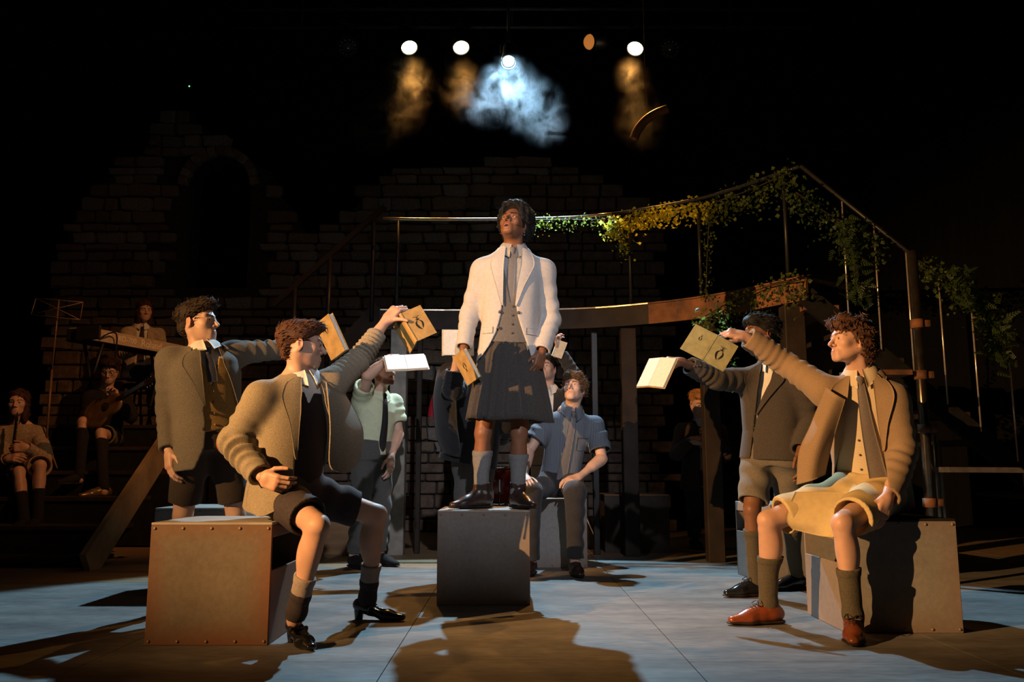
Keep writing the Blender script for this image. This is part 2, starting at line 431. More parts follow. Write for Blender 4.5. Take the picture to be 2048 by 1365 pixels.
        for e in (-1, 1):       # ears
            A = np.stack([norm(S_ * 1 - F_ * .45 * e * e), norm(F_ + S_ * .45 * e), U_], 1) if e > 0 else np.stack([norm(S_ + F_ * .45), norm(F_ - S_ * .45), U_], 1)
            S.ell(q(e * .079, -.016, -.008), np.array([.008, .019, .032]) * k, .010 * k, rot=A)
            S.ell(q(e * .088, -.012, -.002), np.array([.008, .011, .019]) * k, .005 * k, 's', rot=A)
        nb = s.neck + s.U * .0
        S.cone(q(0, -.022, -.045), nb - s.U * .03, .052 * k, .057 * k, .03 * k)
        S.cone(nb - s.U * .03 - s.X * .06, nb - s.U * .03 + s.X * .06, .05, .05, .05)
        for e in (-1, 1): S.cone(q(e * .055, -.03, -.045), nb + s.F * .035 + s.X * e * .016 - s.U * .03, .012, .012, .03)
        lc = np.asarray(lips) if lips is not None else s.skin * (.84, .60, .58)
        rules = []
        for P3, r in ((up, .0062), (lo, .0070)):
            for a, b in zip(P3[:-1], P3[1:]): rules.append((a, b, r * k, .003, lc))
        if mouth > 0: rules.append((q(-.006, .088, -.071), q(.006, .088, -.071), .009 * k, .004, s.skin * .12))
        bc = np.asarray(brow if brow is not None else s.skin * .25)
        for e in (-1, 1):
            rules.append((q(e * .016, .092, .021), q(e * .034, .090, .028), .0055 * k, .004, bc)); rules.append((q(e * .034, .090, .028), q(e * .052, .068, .022), .0048 * k, .004, bc))
            rules.append((q(e * .076, -.01, -.01), q(e * .084, -.02, 0), .02, .02, s.skin * (1.0, .82, .78)))
        rules.append((q(-.004, .112, -.034), q(.004, .112, -.034), .012, .012, s.skin * (1.0, .86, .82)))
        if beard is not None:
            b = np.asarray(beard)
            for e in (-1, 1):
                rules.append((q(e * .058, 0, -.05), q(e * .03, .066, -.095), .026 * k, .016, b)); rules.append((q(e * .03, .066, -.095), q(0, .08, -.102), .026 * k, .016, b))
                rules.append((q(e * .026, .084, -.066), q(0, .10, -.054), .007 * k, .006, b))
            for P3, r in ((up, .0065), (lo, .0075)):
                for a, b2 in zip(P3[:-1], P3[1:]): rules.append((a, b2, r * k, .003, lc))
        s.body_add(S, h, rules); s.q = q; s.headM = M
        if eyes:
            g = norm(gaze) if gaze is not None else F_
            for e in (-1, 1):
                v, f = lathe_vf([(0.0001, -1)] + [(math.sin(math.pi * i / 14), -math.cos(math.pi * i / 14)) for i in range(1, 14)] + [(0.0001, 1)], 18, (0, 0, 0), g)
                cs = v @ g; col = np.tile(np.array([.50, .47, .43]), (len(v), 1)); col[cs > .80] = eyecol; col[cs > .95] = (.01, .01, .01)
                s.part('eye', v * .0122 * k + q(e * .0315, .0735, .0005), f, EYEM, colors=col)
    def hair(s, blobs, cuts, col, noise=(.004, 90), tufts=0, tlen=.03, flow=(0, -.5, .6), jit=.5, h=.0042, k=.02, stretch=(1, 1, 1), seed=1, tr=.0035, col2=None, planes=(), nw=.12):
        S = Sdf(); M = s.headM; kk = s.hk
        for c, r in blobs: S.ell(s.q(*c), np.array(r) * kk, k, rot=M)
        if noise[0]:
            Mf = f32(M); c0 = f32(s.hc)
            S.put(lambda P: np.float32(noise[0]) * snoise((P - c0) @ Mf, noise[1], seed, 8, stretch), 'n', 0)
        for c, r in cuts: S.ell(s.q(*c), np.array(r) * kk, .012, 's', rot=M)
        for p, n in planes: S.plane(s.q(*p), M @ np.asarray(n, float), .01)
        v, f = S.mesh(h); f = np.asarray(f); rg = np.random.RandomState(seed)
        col = np.asarray(col, float); c2 = np.asarray(col2 if col2 is not None else col * .55)
        V_, F_, C_ = [v], [f], [col * .9 + 0 * v]; n0 = len(v)
        if tufts and len(v):
            N = vert_normals(v, f); fl = M @ np.asarray(flow, float)
            pick = rg.choice(len(v), min(tufts, len(v)), replace=False)
            for i in pick:
                n = N[i]; ft = fl - n * np.dot(fl, n); d = norm(n * nw + norm(ft) + rg.normal(size=3) * jit * .6); ln = tlen * rg.uniform(.5, 1.3) * kk
                b = norm(d + rg.normal(size=3) * jit * .9 - n * .25); p0 = v[i] - n * .004
                pts = [p0, p0 + d * ln * .5, p0 + d * ln * .5 + b * ln * .5]
                tv, tf = tube_vf(pts, [tr, tr * .8, tr * .12], 4); tq = np.array([q for q in tf if len(q) == 4])
                V_.append(tv); F_.append(tq + n0); n0 += len(tv); w = rg.uniform(0, 1); C_.append(np.tile(col * w + c2 * (1 - w), (len(tv), 1)))
        return s.part('hair', np.concatenate(V_), np.concatenate(F_), HAIRM, colors=np.concatenate(C_))

    # ---------------------------------------------------------------- hands
    def hand(s, i, d, tv, curl=(18, 25, 18), thumb=((.75, .6, .25), (.35, .9, .25), (.2, .95, .2)), spread=4, size=1.0, forearm=.10, h=.0034, elbow=None, curls=None):
        w = np.asarray(s.sp['wr'][i], float); d = norm(d); tv = norm(np.asarray(tv, float) - d * np.dot(tv, d))
        n = np.cross(tv, d) if i == 0 else np.cross(d, tv)          # palm normal; 0 = right hand
        S = Sdf(); M = np.stack([tv, d, n], 1); k = size
        def q(a, b, c): return w + k * (tv * a + d * b + n * c)
        S.cone(q(0, -.0, 0), q(0, .02, 0), .026 * k, .028 * k, flat=(n, 1.25))
        S.rbox(q(-.001, .052, 0), np.array([.041, .044, .0155]) * k, M, .014 * k, .02 * k)
        S.ell(q(.022, .030, .010), np.array([.018, .030, .014]) * k, .015 * k, rot=M); S.ell(q(-.026, .035, .008), np.array([.014, .032, .012]) * k, .015 * k, rot=M)
        if elbow is not None:
            e = np.asarray(elbow, float); u = norm(e - w); L = np.linalg.norm(e - w)
            S.cone(w, w + u * min(forearm, L), .027 * k, (.027 + .018 * min(1, forearm / .2)) * k, .02, flat=(n, 1.15))
            if forearm > .15: S.cone(w + u * L * .55, w + u * L * .9, .036, .044, .03)
        tips = []; base = [(.030, .090), (.010, .095), (-.0105, .090), (-.0295, .079)]
        ln = [(.042, .026, .021), (.047, .030, .022), (.043, .027, .021), (.034, .021, .018)]
        for fi in range(4):
            p = q(base[fi][0], base[fi][1], -.001); ang = 0; cc = curls[fi] if curls else curl; sp_ = R(spread * (1.5 - fi))
            S.cone(q(base[fi][0] * .8, .05, 0), p, .011 * k, .0102 * k, .008 * k)
            for j in range(3):
                ang += R(cc[j]); dr = (d * math.cos(sp_) + tv * math.sin(sp_)) * math.cos(ang) + n * math.sin(ang)
                r0 = (.0100, .0090, .0080)[j] * (1 if fi < 3 else .87); e = p + norm(dr) * ln[fi][j] * k
                S.cone(p, e, r0 * k, r0 * .9 * k, .003 * k); p = e
            tips.append(p)
        p = q(.024, .022, .006); tl = (.040, .034, .027); rr = (.0145, .0112, .0100, .0085)
        for j in range(3):
            e = p + norm(tv * thumb[j][0] + d * thumb[j][1] + n * thumb[j][2]) * tl[j] * k; S.cone(p, e, rr[j] * k, rr[j + 1] * k, .008 * k if j == 0 else .003 * k); p = e
        tips.append(p)
        rules = [(t, t, .010, .012, s.skin * (1.0, .80, .76)) for t in tips] + [(q(b[0], b[1], -.012), q(b[0], b[1], -.013), .010, .010, s.skin * (.95, .78, .74)) for b in base]
        s.body_add(S, h, rules)
        return dict(w=w, d=d, t=tv, n=n, q=q, tips=tips)

    # ---------------------------------------------------------------- core body (mostly under the clothes)
    def core(s, h=.0085, legs=True, arms=(1, 1), slim=.0):
        sp = s.sp; S = Sdf()
        S.cone(s.pel, s.pel + s.U * s.L * .45, .115 - slim, .105 - slim, flat=(s.F, 1.25)); S.cone(s.pel + s.U * s.L * .45, s.pel + s.U * s.L * .82, .105 - slim, .115 - slim, .04, flat=(s.F, 1.3))
        S.cone(s.pel + s.U * s.L * .82, s.neck, .08, .05, .05)
        for i in (0, 1):
            sh, el, wr = [np.asarray(sp[k][i], float) for k in ('sh', 'el', 'wr')]
            S.cone(s.neck - s.U * .06, sh, .05, .05, .04)
            if arms[i]: S.cone(sh, el, .050, .041, .02); S.cone(el, wr, .041, .025, .01)
            if legs:
                hp, kn, an = s.hip[i], np.asarray(sp['kn'][i], float), np.asarray(sp['an'][i], float)
                S.cone(hp, kn, .078, .053, .03)
                t = norm(an - kn); bk = norm(np.cross(t, np.cross(norm(kn - hp) if abs(np.dot(norm(kn - hp), t)) < .90 else s.F, t)))
                S.cone(kn, an, .047, .034, .02); S.ell(kn + t * .13 - bk * .026, (.046, .050, .105), .035, rot=np.stack([bk, np.cross(t, bk), t], 1))
                S.ell(kn + bk * .026 - t * .008, (.027, .030, .032), .018); S.cone(kn + bk * .028 + t * .05, an + bk * .012, .016, .014, .03); S.ell(kn + bk * .010 + t * .045, (.034, .026, .022), .02)
                S.cone(an, an + t * .05, .036, .036, .02)
        s.body_add(S, h)

    # ---------------------------------------------------------------- garments
    def prof_sdf(s, S, table, off=0.0, k=.03, op='u', p=2.3):
        tu = np.array([r[0] * s.L for r in table], np.float32); ta = np.array([r[1] + off for r in table], np.float32); tb = np.array([r[2] + off for r in table], np.float32)
        ts = np.array([r[3] if len(r) > 3 else 0 for r in table], np.float32)
        X, F, U, c = f32(s.X), f32(s.F), f32(s.U), f32(s.pel)
        if op == 'u':
            for r in table: S.grow(s.loc(0, 0, r[0] * s.L), max(r[1], r[2]) + off + .02)
        def fn(P):
            q = P - c; x = np.abs(q @ X); u = q @ U; f = q @ F - np.interp(u, tu, ts); a = np.interp(u, tu, ta); b = np.interp(u, tu, tb)
            g = ((x / a) ** p + (np.abs(f) / b) ** p) ** (1 / p)
            d = (g - 1) * np.minimum(a, b)
            return np.maximum(d, np.maximum(u - tu[-1], tu[0] - u)).astype(np.float32)
        S.put(fn, op, k); return fn
    def shoulders(s, S, r=.062, drop=.0):
        for i in (0, 1):
            sh = np.asarray(s.sp['sh'][i], float); S.cone(s.neck - s.U * (.055 + drop), sh - s.U * .01, r * .85, r, .05, flat=(s.F, 1.15))
    TOR = [(-.18, .160, .115), (0, .168, .120), (.2, .152, .110), (.45, .155, .115), (.7, .165, .118), (.86, .150, .100), (.98, .075, .065), (1.02, .06, .055)]
    def shirt(s, m, sleeves=None, off=.006, h=.007, name='shirt', amp=.003, cutz=None, lo=-.14, folds=.006, r=(.070, .072)):
        S = Sdf(); tb = [t for t in s.TOR if t[0] >= lo] ; tb = [(lo, tb[0][1], tb[0][2])] + tb
        s.prof_sdf(S, tb, off); s.shoulders(S, .055)
        if sleeves:
            for i in (0, 1):
                sh, el = np.asarray(s.sp['sh'][i], float), np.asarray(s.sp['el'][i], float); d = norm(el - sh); L = np.linalg.norm(el - sh) * sleeves[i]
                S.cone(sh, sh + d * L, r[0], r[1], .045, cut1=True, folds=(folds, 2.5, .5, .5, i * 2.0 + 1))
                S.cone(sh + d * (L - .03), sh + d * (L + .03), r[1] - .018, r[1] - .016, .002, 's')
        c = f32(s.pel); sd = hash(name) % 50
        S.put(lambda P: np.float32(amp) * snoise(P - c, 26, 3, 6, (1, 1, .35)), 'n', 0)
        s.S_shirt = S; return s.sdf(name, S, h, m)
    JT = [(-.40, .205, .155), (-.2, .195, .15), (0, .187, .142), (.25, .170, .130), (.5, .178, .136), (.72, .188, .138), (.86, .172, .118), (.97, .095, .080), (1.01, .07, .068)]
    def jacket(s, m, opening, hem=-.33, h=.0065, off=.014, sl=(1, 1), amp=.004, fold=(.008, .008), lap=None, lining=None, rad=(.072, .060, .053), fcnt=(5, 5), btn=None, table=None, seed=4, jcol=True):
        """opening: rows (u/L, x_right_edge, x_left_edge) of the open front, x positive to the wearer's left"""
        S = Sdf(); tb = [t for t in (table or s.JT) if t[0] > hem]; T = table or s.JT
        tb = [(hem, np.interp(hem, [t[0] for t in T], [t[1] for t in T]), np.interp(hem, [t[0] for t in T], [t[2] for t in T]))] + tb
        s.prof_sdf(S, tb, off); s.shoulders(S, .066)
        for i in (0, 1):
            sh, el, wr = [np.asarray(s.sp[k][i], float) for k in ('sh', 'el', 'wr')]; d = norm(wr - el); e1 = el + d * np.linalg.norm(wr - el) * sl[i]
            S.cone(sh, el, rad[0], rad[1], .05, folds=(fold[i] * .8, fcnt[i] * .8, .75, .45, i + seed))
            S.cone(el, e1, rad[1], rad[2], .018, cut1=True, folds=(fold[i], fcnt[i], .25, .5, i * 2 + seed))
        c = f32(s.pel); S.put(lambda P: np.float32(amp) * snoise(P - c, 15, seed, 6, (1, 1, .5)), 'n', 0)
        un = S.copy()
        for i in (0, 1):
            el, wr = np.asarray(s.sp['el'][i], float), np.asarray(s.sp['wr'][i], float); d = norm(wr - el); e1 = el + d * np.linalg.norm(wr - el) * sl[i]
            S.cone(e1 - d * .022, e1 + d * .03, rad[2] - .016, rad[2] - .015, .002, 's')
        inn = [(t[0] - (.1 if j == 0 else 0), t[1], t[2]) for j, t in enumerate(tb) if t[0] < .02]
        if len(inn) > 1: s.prof_sdf(S, inn, off - .020, .006, 's')
        ou = np.array([r[0] * s.L for r in opening], np.float32); o0 = np.array([r[1] for r in opening], np.float32); o1 = np.array([r[2] for r in opening], np.float32)
        X, F, U = f32(s.X), f32(s.F), f32(s.U)
        def cutf(P):
            q = P - c; x, f, u = q @ X, q @ F, q @ U
            return -np.minimum(np.minimum(x - np.interp(u, ou, o0), np.interp(u, ou, o1) - x), f - np.float32(.01)).astype(np.float32)
        S.put(cutf, 's', .004)
        s.S_jacket = un; s.open = opening
        o = s.sdf('jacket', S, h, m); s.jacket_o = o
        if lap:
            for e, col in ((0, 1), (1, 2)):
                rows = []
                for (u, xi, xo) in lap[e]: rows.append([s.proj(un, xi + (xo - xi) * t, u * s.L, .007 + .004 * t) for t in (0, .33, .66, 1)])
                v, f = sheet_vf(rows, 24, 9, .006); s.part('lapel', v, f, m, o)
        if jcol: s.collar(m, .079, .030, 'jacket_collar', o, point=.03, spread=1.7, lift=-.012)
        for (x, u) in (btn or []):
            p = s.proj(un, x, u * s.L, .005); v, f = lathe_vf([(.001, .004), (.007, .004), (.0095, .002), (.0095, -.003)][::-1], 12, p, s.F); s.part('button', v, f, BUTTON, o)
        return o
    def proj(s, S, x, u, off=.0):
        p = s.loc(x, .45, u); F = s.F
        for _ in range(60):
            d = float(S.eval(f32(p)[None])[0])
            if d < .0008: break
            p = p - F * d * .85
            if np.dot(p - s.pel, F) < -.05: break
        return p + F * off
    def vest(s, m, top=.80, bot=-.02, vneck=(.45, .75), off=.013, h=.0065, width=.085, name='waistcoat', slit=None, pts=True, amp=.003):
        S = Sdf(); tb = [(bot,) + tuple(np.interp(bot, [t[0] for t in s.TOR], [t[j] for t in s.TOR]) for j in (1, 2))] + [t for t in s.TOR if bot < t[0] < .9]
        s.prof_sdf(S, tb, off); s.shoulders(S, .058)
        c = f32(s.pel); X, F, U = f32(s.X), f32(s.F), f32(s.U); u0, u1 = vneck[0] * s.L, s.L * 1.0
        S.put(lambda P: np.float32(amp) * snoise(P - c, 20, 9, 6, (1, 1, .5)), 'n', 0)
        def cut(P):
            q = P - c; x, f, u = np.abs(q @ X), q @ F, q @ U
            return -np.minimum((u - u0) / (u1 - u0) * width - x, f + .02).astype(np.float32)
        S.put(cut, 's', .004); s.S_vest = S
        return s.sdf(name, S, h, m)
    def collar(s, m, r=.064, hgt=.046, name='collar', parent=None, tilt=0.0, point=.035, spread=.30, lift=0.0):
        ax = norm(s.hc - s.hF * .03 * 0 + (-s.hF * .02 - s.hU * .05) * s.hk - s.neck) if hasattr(s, 'hc') else s.U
        ax = norm(ax + s.U); X = norm(s.X - ax * np.dot(s.X, ax)); F = np.cross(X, ax); b = s.neck + ax * (.004 + lift)
        for e in (-1, 1):
            rows = []
            for j in range(9):
                a = math.pi - (math.pi - spread * .5) * j / 8; t = j / 8; dr = X * e * math.sin(a) + F * math.cos(a); dp = point * max(0, (t - .55) / .45) ** 1.5
                top = b + dr * (r + .002) + ax * (hgt * (1 - .15 * t)); bot = b + dr * (r + .018 + .018 * t + dp * .95) + ax * (-.004 - dp)
                rows.append([top, (top * .5 + bot * .5) + dr * .006, bot])
            v, f = sheet_vf(rows, 16, 6, .005); s.part(name, v, f, m, parent)
    def tie(s, m, S, path, widths, off=.012, knot=True, parent=None, thick=.008):
        """path: (x, u/L) rows projected on the garment S"""
        rows = []
        for (x, u), w in zip(path, widths): rows.append([s.proj(S, x - w, u * s.L, off - .003), s.proj(S, x, u * s.L, off), s.proj(S, x + w, u * s.L, off - .003)])
        v, f = sheet_vf(rows, 24, 6, thick); o = s.part('tie', v, f, m, parent)
        if knot:
            x, u = path[0]; p = s.proj(S, x, u * s.L, off + .004); K = Sdf(); K.cone(p + s.U * .016, p - s.U * .012, .019, .012, flat=(s.F, 1.5)); s.sdf('tie_knot', K, .004, m, o)
        return o
    def shorts(s, m, frac=(.85, .85), r=(.098, .088), h=.0065, amp=.003, fold=.005, rise=.10, name='shorts', table=None, flatten=None):
        S = Sdf(); tb = [(-.12, .165, .125), (0, .176, .130), (rise / s.L, .160, .118)]
        s.prof_sdf(S, tb, .006)
        for i in (0, 1):
            hp, kn = s.hip[i], np.asarray(s.sp['kn'][i], float); d = norm(kn - hp); L = np.linalg.norm(kn - hp) * frac[i]
            S.cone(hp, hp + d * L, r[0], r[1], .05, cut1=True, folds=(fold, 2.6, .45, .6, i * 2 + 1), flat=flatten)
            S.cone(hp + d * (L - .035), hp + d * (L + .03), r[1] - .017, r[1] - .015, .002, 's', flat=flatten)
        c = f32(s.pel); S.put(lambda P: np.float32(amp) * snoise(P - c, 22, 12, 6), 'n', 0); s.S_shorts = S
        return s.sdf(name, S, h, m)
    def trousers(s, m, h=.007, r=(.096, .074, .062), amp=.004, end=.96, fold=.006):
        S = Sdf(); s.prof_sdf(S, [(-.12, .160, .125), (0, .174, .128), (.1 / s.L, .158, .116)], .006)
        for i in (0, 1):
            hp, kn, an = s.hip[i], np.asarray(s.sp['kn'][i], float), np.asarray(s.sp['an'][i], float); d = norm(an - kn); L = np.linalg.norm(an - kn) * end
            S.cone(hp, kn, r[0], r[1], .05, folds=(fold, 2.2, .8, .4, i)); S.cone(kn, kn + d * L, r[1], r[2], .03, cut1=True, folds=(fold, 4, .6, .8, i + 2))
        c = f32(s.pel); S.put(lambda P: np.float32(amp) * snoise(P - c, 14, 5, 6), 'n', 0)
        return s.sdf('trousers', S, h, m)
    def sock(s, i, m, top=.45, r=(.060, .046), h=.006, name='sock', bottom=1.0, cuff=True):
        kn, an = np.asarray(s.sp['kn'][i], float), np.asarray(s.sp['an'][i], float); t = norm(an - kn); L = np.linalg.norm(an - kn); S = Sdf()
        hp = s.hip[i]; bk = norm(np.cross(t, np.cross(norm(kn - hp) if abs(np.dot(norm(kn - hp), t)) < .90 else s.F, t)))
        a = kn + t * L * top; b = kn + t * L * bottom; o = .0065
        S.cone(kn, an, .047 + o, .034 + o + .004, .02); S.ell(kn + t * .13 - bk * .026, (.046 + o, .050 + o, .105 + o), .035, rot=np.stack([bk, np.cross(t, bk), t], 1))
        S.cone(kn + bk * .028 + t * .05, an + bk * .012, .016 + o, .014 + o, .03); S.cone(an, an + t * .05, .036 + o, .036 + o, .02)
        S.plane(a, -t); S.plane(b + t * .04, t)
        S.cone(a, a + t * .028, .001, .001, .0); S.ops.pop()
        if cuff:
            C = S.copy(); C.plane(a + t * .026, t)
            S.put(lambda P: C.eval(P) - np.float32(.003), 'u', .002)
        c = f32(an); S.put(lambda P: np.float32(.0015) * snoise(P - c, 60, 3), 'n', 0)
        return s.sdf(name, S, h, m)
    def shoe(s, i, m, toe, ground, style='oxford', sole=None, h=.0045, size=1.0, lace=None):
        an = np.asarray(s.sp['an'][i], float); t = norm((toe[0], toe[1], 0)); sd = norm(np.cross((0, 0, 1), t)); z = V(0, 0, 1); o = V(an[0], an[1], ground); k = size
        def q(a, b, c): return o + k * (t * a + sd * b + z * c)
        S = Sdf(); up = (an[2] - ground) / k
        if style == 'pump':
            hl = .045
            S.cone(q(-.045, 0, .03 + hl), q(.02, 0, .02 + hl * .8), .034 * k, .036 * k, .02); S.cone(q(.02, 0, .02 + hl * .8), q(.11, 0, .026), .034 * k, .042 * k, .02, flat=(z, 1.3)); S.cone(q(.11, 0, .026), q(.185, 0, .020), .042 * k, .026 * k, .02, flat=(z, 1.5))
            S.cone(q(.03, 0, .09 + hl * .4), q(.085, 0, .062), .040 * k, .026 * k, .010, 's'); S.cone(q(-.03, 0, .1 + hl), q(.03, 0, .085 + hl * .5), .036 * k, .040 * k, .010, 's')
            S.plane(q(0, 0, .004), (0, 0, -1)); ob = s.sdf('shoe', S, h, m)
            H = Sdf(); H.cone(q(-.045, 0, .05), q(-.045, 0, .0), .026 * k, .021 * k, cut1=True); s.sdf('heel', H, h, m, ob)
            B = Sdf(); B.cone(q(.03, -.034, .070), q(.03, .034, .070), .006, .006); B.cone(q(.03, -.034, .070), q(.02, -.036, .04), .006, .006); B.cone(q(.03, .034, .070), q(.02, .036, .04), .006, .006); s.sdf('strap', B, .004, m, ob)
            return ob
        S.cone(q(-.045, 0, .050), q(.03, 0, .050), .037 * k, .036 * k, .02); S.cone(q(.0, 0, .048), q(.115, 0, .034), .036 * k, .044 * k, .025, flat=(z, 1.12)); S.cone(q(.115, 0, .034), q(.195, 0, .026), .043 * k, .027 * k, .02, flat=(z, 1.3))
        if style == 'boot':
            S.cone(q(-.01, 0, .075), an + norm(np.asarray(s.sp['kn'][i], float) - an) * .055, .044 * k, .051 * k, .03, cut1=True); S.cone(q(.0, 0, .1), q(.09, 0, .052), .036 * k, .032 * k, .03)
        else:
            S.cone(q(-.02, 0, .06), q(-.015, 0, .085), .040 * k, .040 * k, .02, cut1=True); S.cone(q(.0, 0, .08), q(.09, 0, .052), .030 * k, .028 * k, .03)
            S.cone(q(-.015, 0, .08), q(-.012, 0, .12), .033 * k, .034 * k, .004, 's')
        S.plane(q(0, 0, .016), (0, 0, -1)); ob = s.sdf('shoe', S, h, m)
        P = Sdf(); P.cone(q(-.045, 0, .012), q(.03, 0, .012), .041 * k, .038 * k, flat=(z, 3.4)); P.cone(q(.03, 0, .012), q(.115, 0, .012), .038 * k, .048 * k, .02, flat=(z, 4)); P.cone(q(.115, 0, .012), q(.2, 0, .013), .048 * k, .030 * k, .02, flat=(z, 4)); P.plane(q(0, 0, .0015), (0, 0, -1))
        so = s.sdf('sole', P, h, sole or SOLE, ob)
        if style == 'oxford' and lace is not None:
            for j in range(4):
                a = .060 + .016 * j; zz = .097 - .0065 * j; B = Part(); B.tube([q(a, -.018, zz - .004), q(a + .004, 0, zz + .006), q(a, .018, zz - .004)], .0028, 6)
                B.build('lace', lace, ob, s.base, True)
            B = Part()
            for e in (-1, 1): B.tube(smooth_path([q(.06, 0, .100), q(.052, e * .024, .116), q(.075, e * .036, .098), q(.064, e * .006, .100)], 5), .0026, 6)
            B.build('lace_bow', lace, ob, s.base, True)
        return ob
BUTTON = mat('horn_button', (.10, .07, .05), .35, .1, 60)
SOLE = mat('shoe_sole', (.025, .018, .014), .6, .2, 40)
# ================================================================== floor and crates
def floor_mat(name, c1, c2, rough=.55, planks=False):
    m, n, l, p = nt(name); tc = n.new('ShaderNodeTexCoord'); g = n.new('ShaderNodeNewGeometry')
    mp = n.new('ShaderNodeMapping'); mp.inputs['Scale'].default_value = (.7, 2.2, 1) if not planks else (1.0, 14, 1); l.new(g.outputs['Position'], mp.inputs[0])
    a = noise_node(n, l, 2.2, 7, mp.outputs[0]); b = noise_node(n, l, 16, 6, mp.outputs[0])
    r1 = n.new('ShaderNodeMapRange'); r1.inputs[1].default_value = .35; r1.inputs[2].default_value = .68; l.new(a.outputs[0], r1.inputs[0])
    r2 = n.new('ShaderNodeMapRange'); r2.inputs[1].default_value = .3; r2.inputs[2].default_value = .7; r2.inputs[3].default_value = .72; r2.inputs[4].default_value = 1.12; l.new(b.outputs[0], r2.inputs[0])
    mx = n.new('ShaderNodeMix'); mx.data_type = 'RGBA'; mx.inputs[6].default_value = c4(c1); mx.inputs[7].default_value = c4(c2); l.new(r1.outputs[0], mx.inputs[0])
    sc = n.new('ShaderNodeVectorMath'); sc.operation = 'SCALE'; l.new(mx.outputs[2], sc.inputs[0]); l.new(r2.outputs[0], sc.inputs['Scale']); l.new(sc.outputs[0], p.inputs['Base Color'])
    p.inputs['Roughness'].default_value = rough; p.inputs['Specular IOR Level'].default_value = .25
    bp = n.new('ShaderNodeBump'); bp.inputs['Strength'].default_value = .12; bp.inputs['Distance'].default_value = .01; l.new(b.outputs[0], bp.inputs['Height']); l.new(bp.outputs[0], p.inputs['Normal'])
    return m
FLOOR_SHEET = floor_mat('painted_hardboard', (.15, .14, .13), (.25, .235, .215))
FLOOR_WOOD = floor_mat('stage_boards', (.23, .15, .085), (.34, .23, .13), .5, True)
BLACK = mat('matt_black_paint', (.012, .012, .012), .85, .3, 12, .1, 80)
GAP = mat('floor_substrate', (.02, .016, .012), .9, .2, 10)
fl = Part(); fl.box((0, 5, -.06), (9, 9.5, .05)); floor = tag(fl.build('floor', GAP), kind='structure')
def panel(x0, x1, y0, y1, m, name, z=-.004, gap=.0018, t=.008):
    p = Part(); p.box(((x0 + x1) / 2, (y0 + y1) / 2, z - t / 2 + .004), ((x1 - x0) / 2 - gap, (y1 - y0) / 2 - gap, t / 2)); return p.build(name, m, floor)
xs = [-6.6, -5.38, -4.16, -2.94, -1.72, -.50, .72, 1.94, 3.16, 4.38, 5.6, 6.8]; 
for i in range(len(xs) - 1):
    off = .6 if i % 2 else 0
    ys = [-1.0, 1.2 - off, 3.64 - off, 5.35, 6.1 if xs[i] < -2.9 else 7.2 if xs[i] < -1.0 else 7.86]
    if xs[i] >= -2.9: ys = [-1.0, 1.2 - off, 3.64 - off, 5.35 + off * .2] + ([7.02] if xs[i] < -1.0 else [7.3] if xs[i] < 0 else [7.88])
    for a, b in zip(ys[:-1], ys[1:]): panel(xs[i], xs[i + 1], a, b, FLOOR_SHEET, 'floor_panel')
    y = ys[-1]
    while y < 11.4:
        panel(xs[i], xs[i + 1], y, min(y + .14, 11.5), FLOOR_WOOD, 'floor_plank', gap=.0025); y += .14

def crate_mat(name, c1, c2, rust, amt=.5):
    m, n, l, p = nt(name); tc = n.new('ShaderNodeTexCoord')
    a = noise_node(n, l, 3.0, 5, tc.outputs['Object']); b = noise_node(n, l, 45, 6, tc.outputs['Object']); d = noise_node(n, l, 1.6, 4, tc.outputs['Object'])
    mx = n.new('ShaderNodeMix'); mx.data_type = 'RGBA'; mx.inputs[6].default_value = c4(c1); mx.inputs[7].default_value = c4(c2)
    ad = n.new('ShaderNodeMath'); ad.operation = 'MULTIPLY_ADD'; ad.inputs[1].default_value = .5; l.new(b.outputs[0], ad.inputs[0]); l.new(a.outputs[0], ad.inputs[2])
    r1 = n.new('ShaderNodeMapRange'); r1.inputs[1].default_value = .5; r1.inputs[2].default_value = 1.0; l.new(ad.outputs[0], r1.inputs[0]); l.new(r1.outputs[0], mx.inputs[0])
    sx = n.new('ShaderNodeSeparateXYZ'); l.new(tc.outputs['Generated'], sx.inputs[0])
    # rust creeps in from the edges of the sheet
    e = None
    for k in (0, 2):
        q = n.new('ShaderNodeMath'); q.operation = 'SUBTRACT'; q.inputs[1].default_value = .5; l.new(sx.outputs[k], q.inputs[0])
        w = n.new('ShaderNodeMath'); w.operation = 'ABSOLUTE'; l.new(q.outputs[0], w.inputs[0])
        if e is None: e = w
        else:
            x = n.new('ShaderNodeMath'); x.operation = 'MAXIMUM'; l.new(e.outputs[0], x.inputs[0]); l.new(w.outputs[0], x.inputs[1]); e = x
    y = n.new('ShaderNodeMath'); y.operation = 'MULTIPLY_ADD'; y.inputs[1].default_value = .42; l.new(d.outputs[0], y.inputs[0]); l.new(e.outputs[0], y.inputs[2])
    r2 = n.new('ShaderNodeMapRange'); r2.inputs[1].default_value = .52; r2.inputs[2].default_value = .74; r2.inputs[4].default_value = amt; l.new(y.outputs[0], r2.inputs[0])
    m2 = n.new('ShaderNodeMix'); m2.data_type = 'RGBA'; l.new(r2.outputs[0], m2.inputs[0]); l.new(mx.outputs[2], m2.inputs[6]); m2.inputs[7].default_value = c4(rust)
    l.new(m2.outputs[2], p.inputs['Base Color']); p.inputs['Roughness'].default_value = .6; p.inputs['Specular IOR Level'].default_value = .3
    bp = n.new('ShaderNodeBump'); bp.inputs['Strength'].default_value = .08; bp.inputs['Distance'].default_value = .01; l.new(b.outputs[0], bp.inputs['Height']); l.new(bp.outputs[0], p.inputs['Normal'])
    return m
CRATE = crate_mat('rusted_sheet_metal', (.13, .10, .068), (.20, .16, .115), (.19, .062, .018), .7)
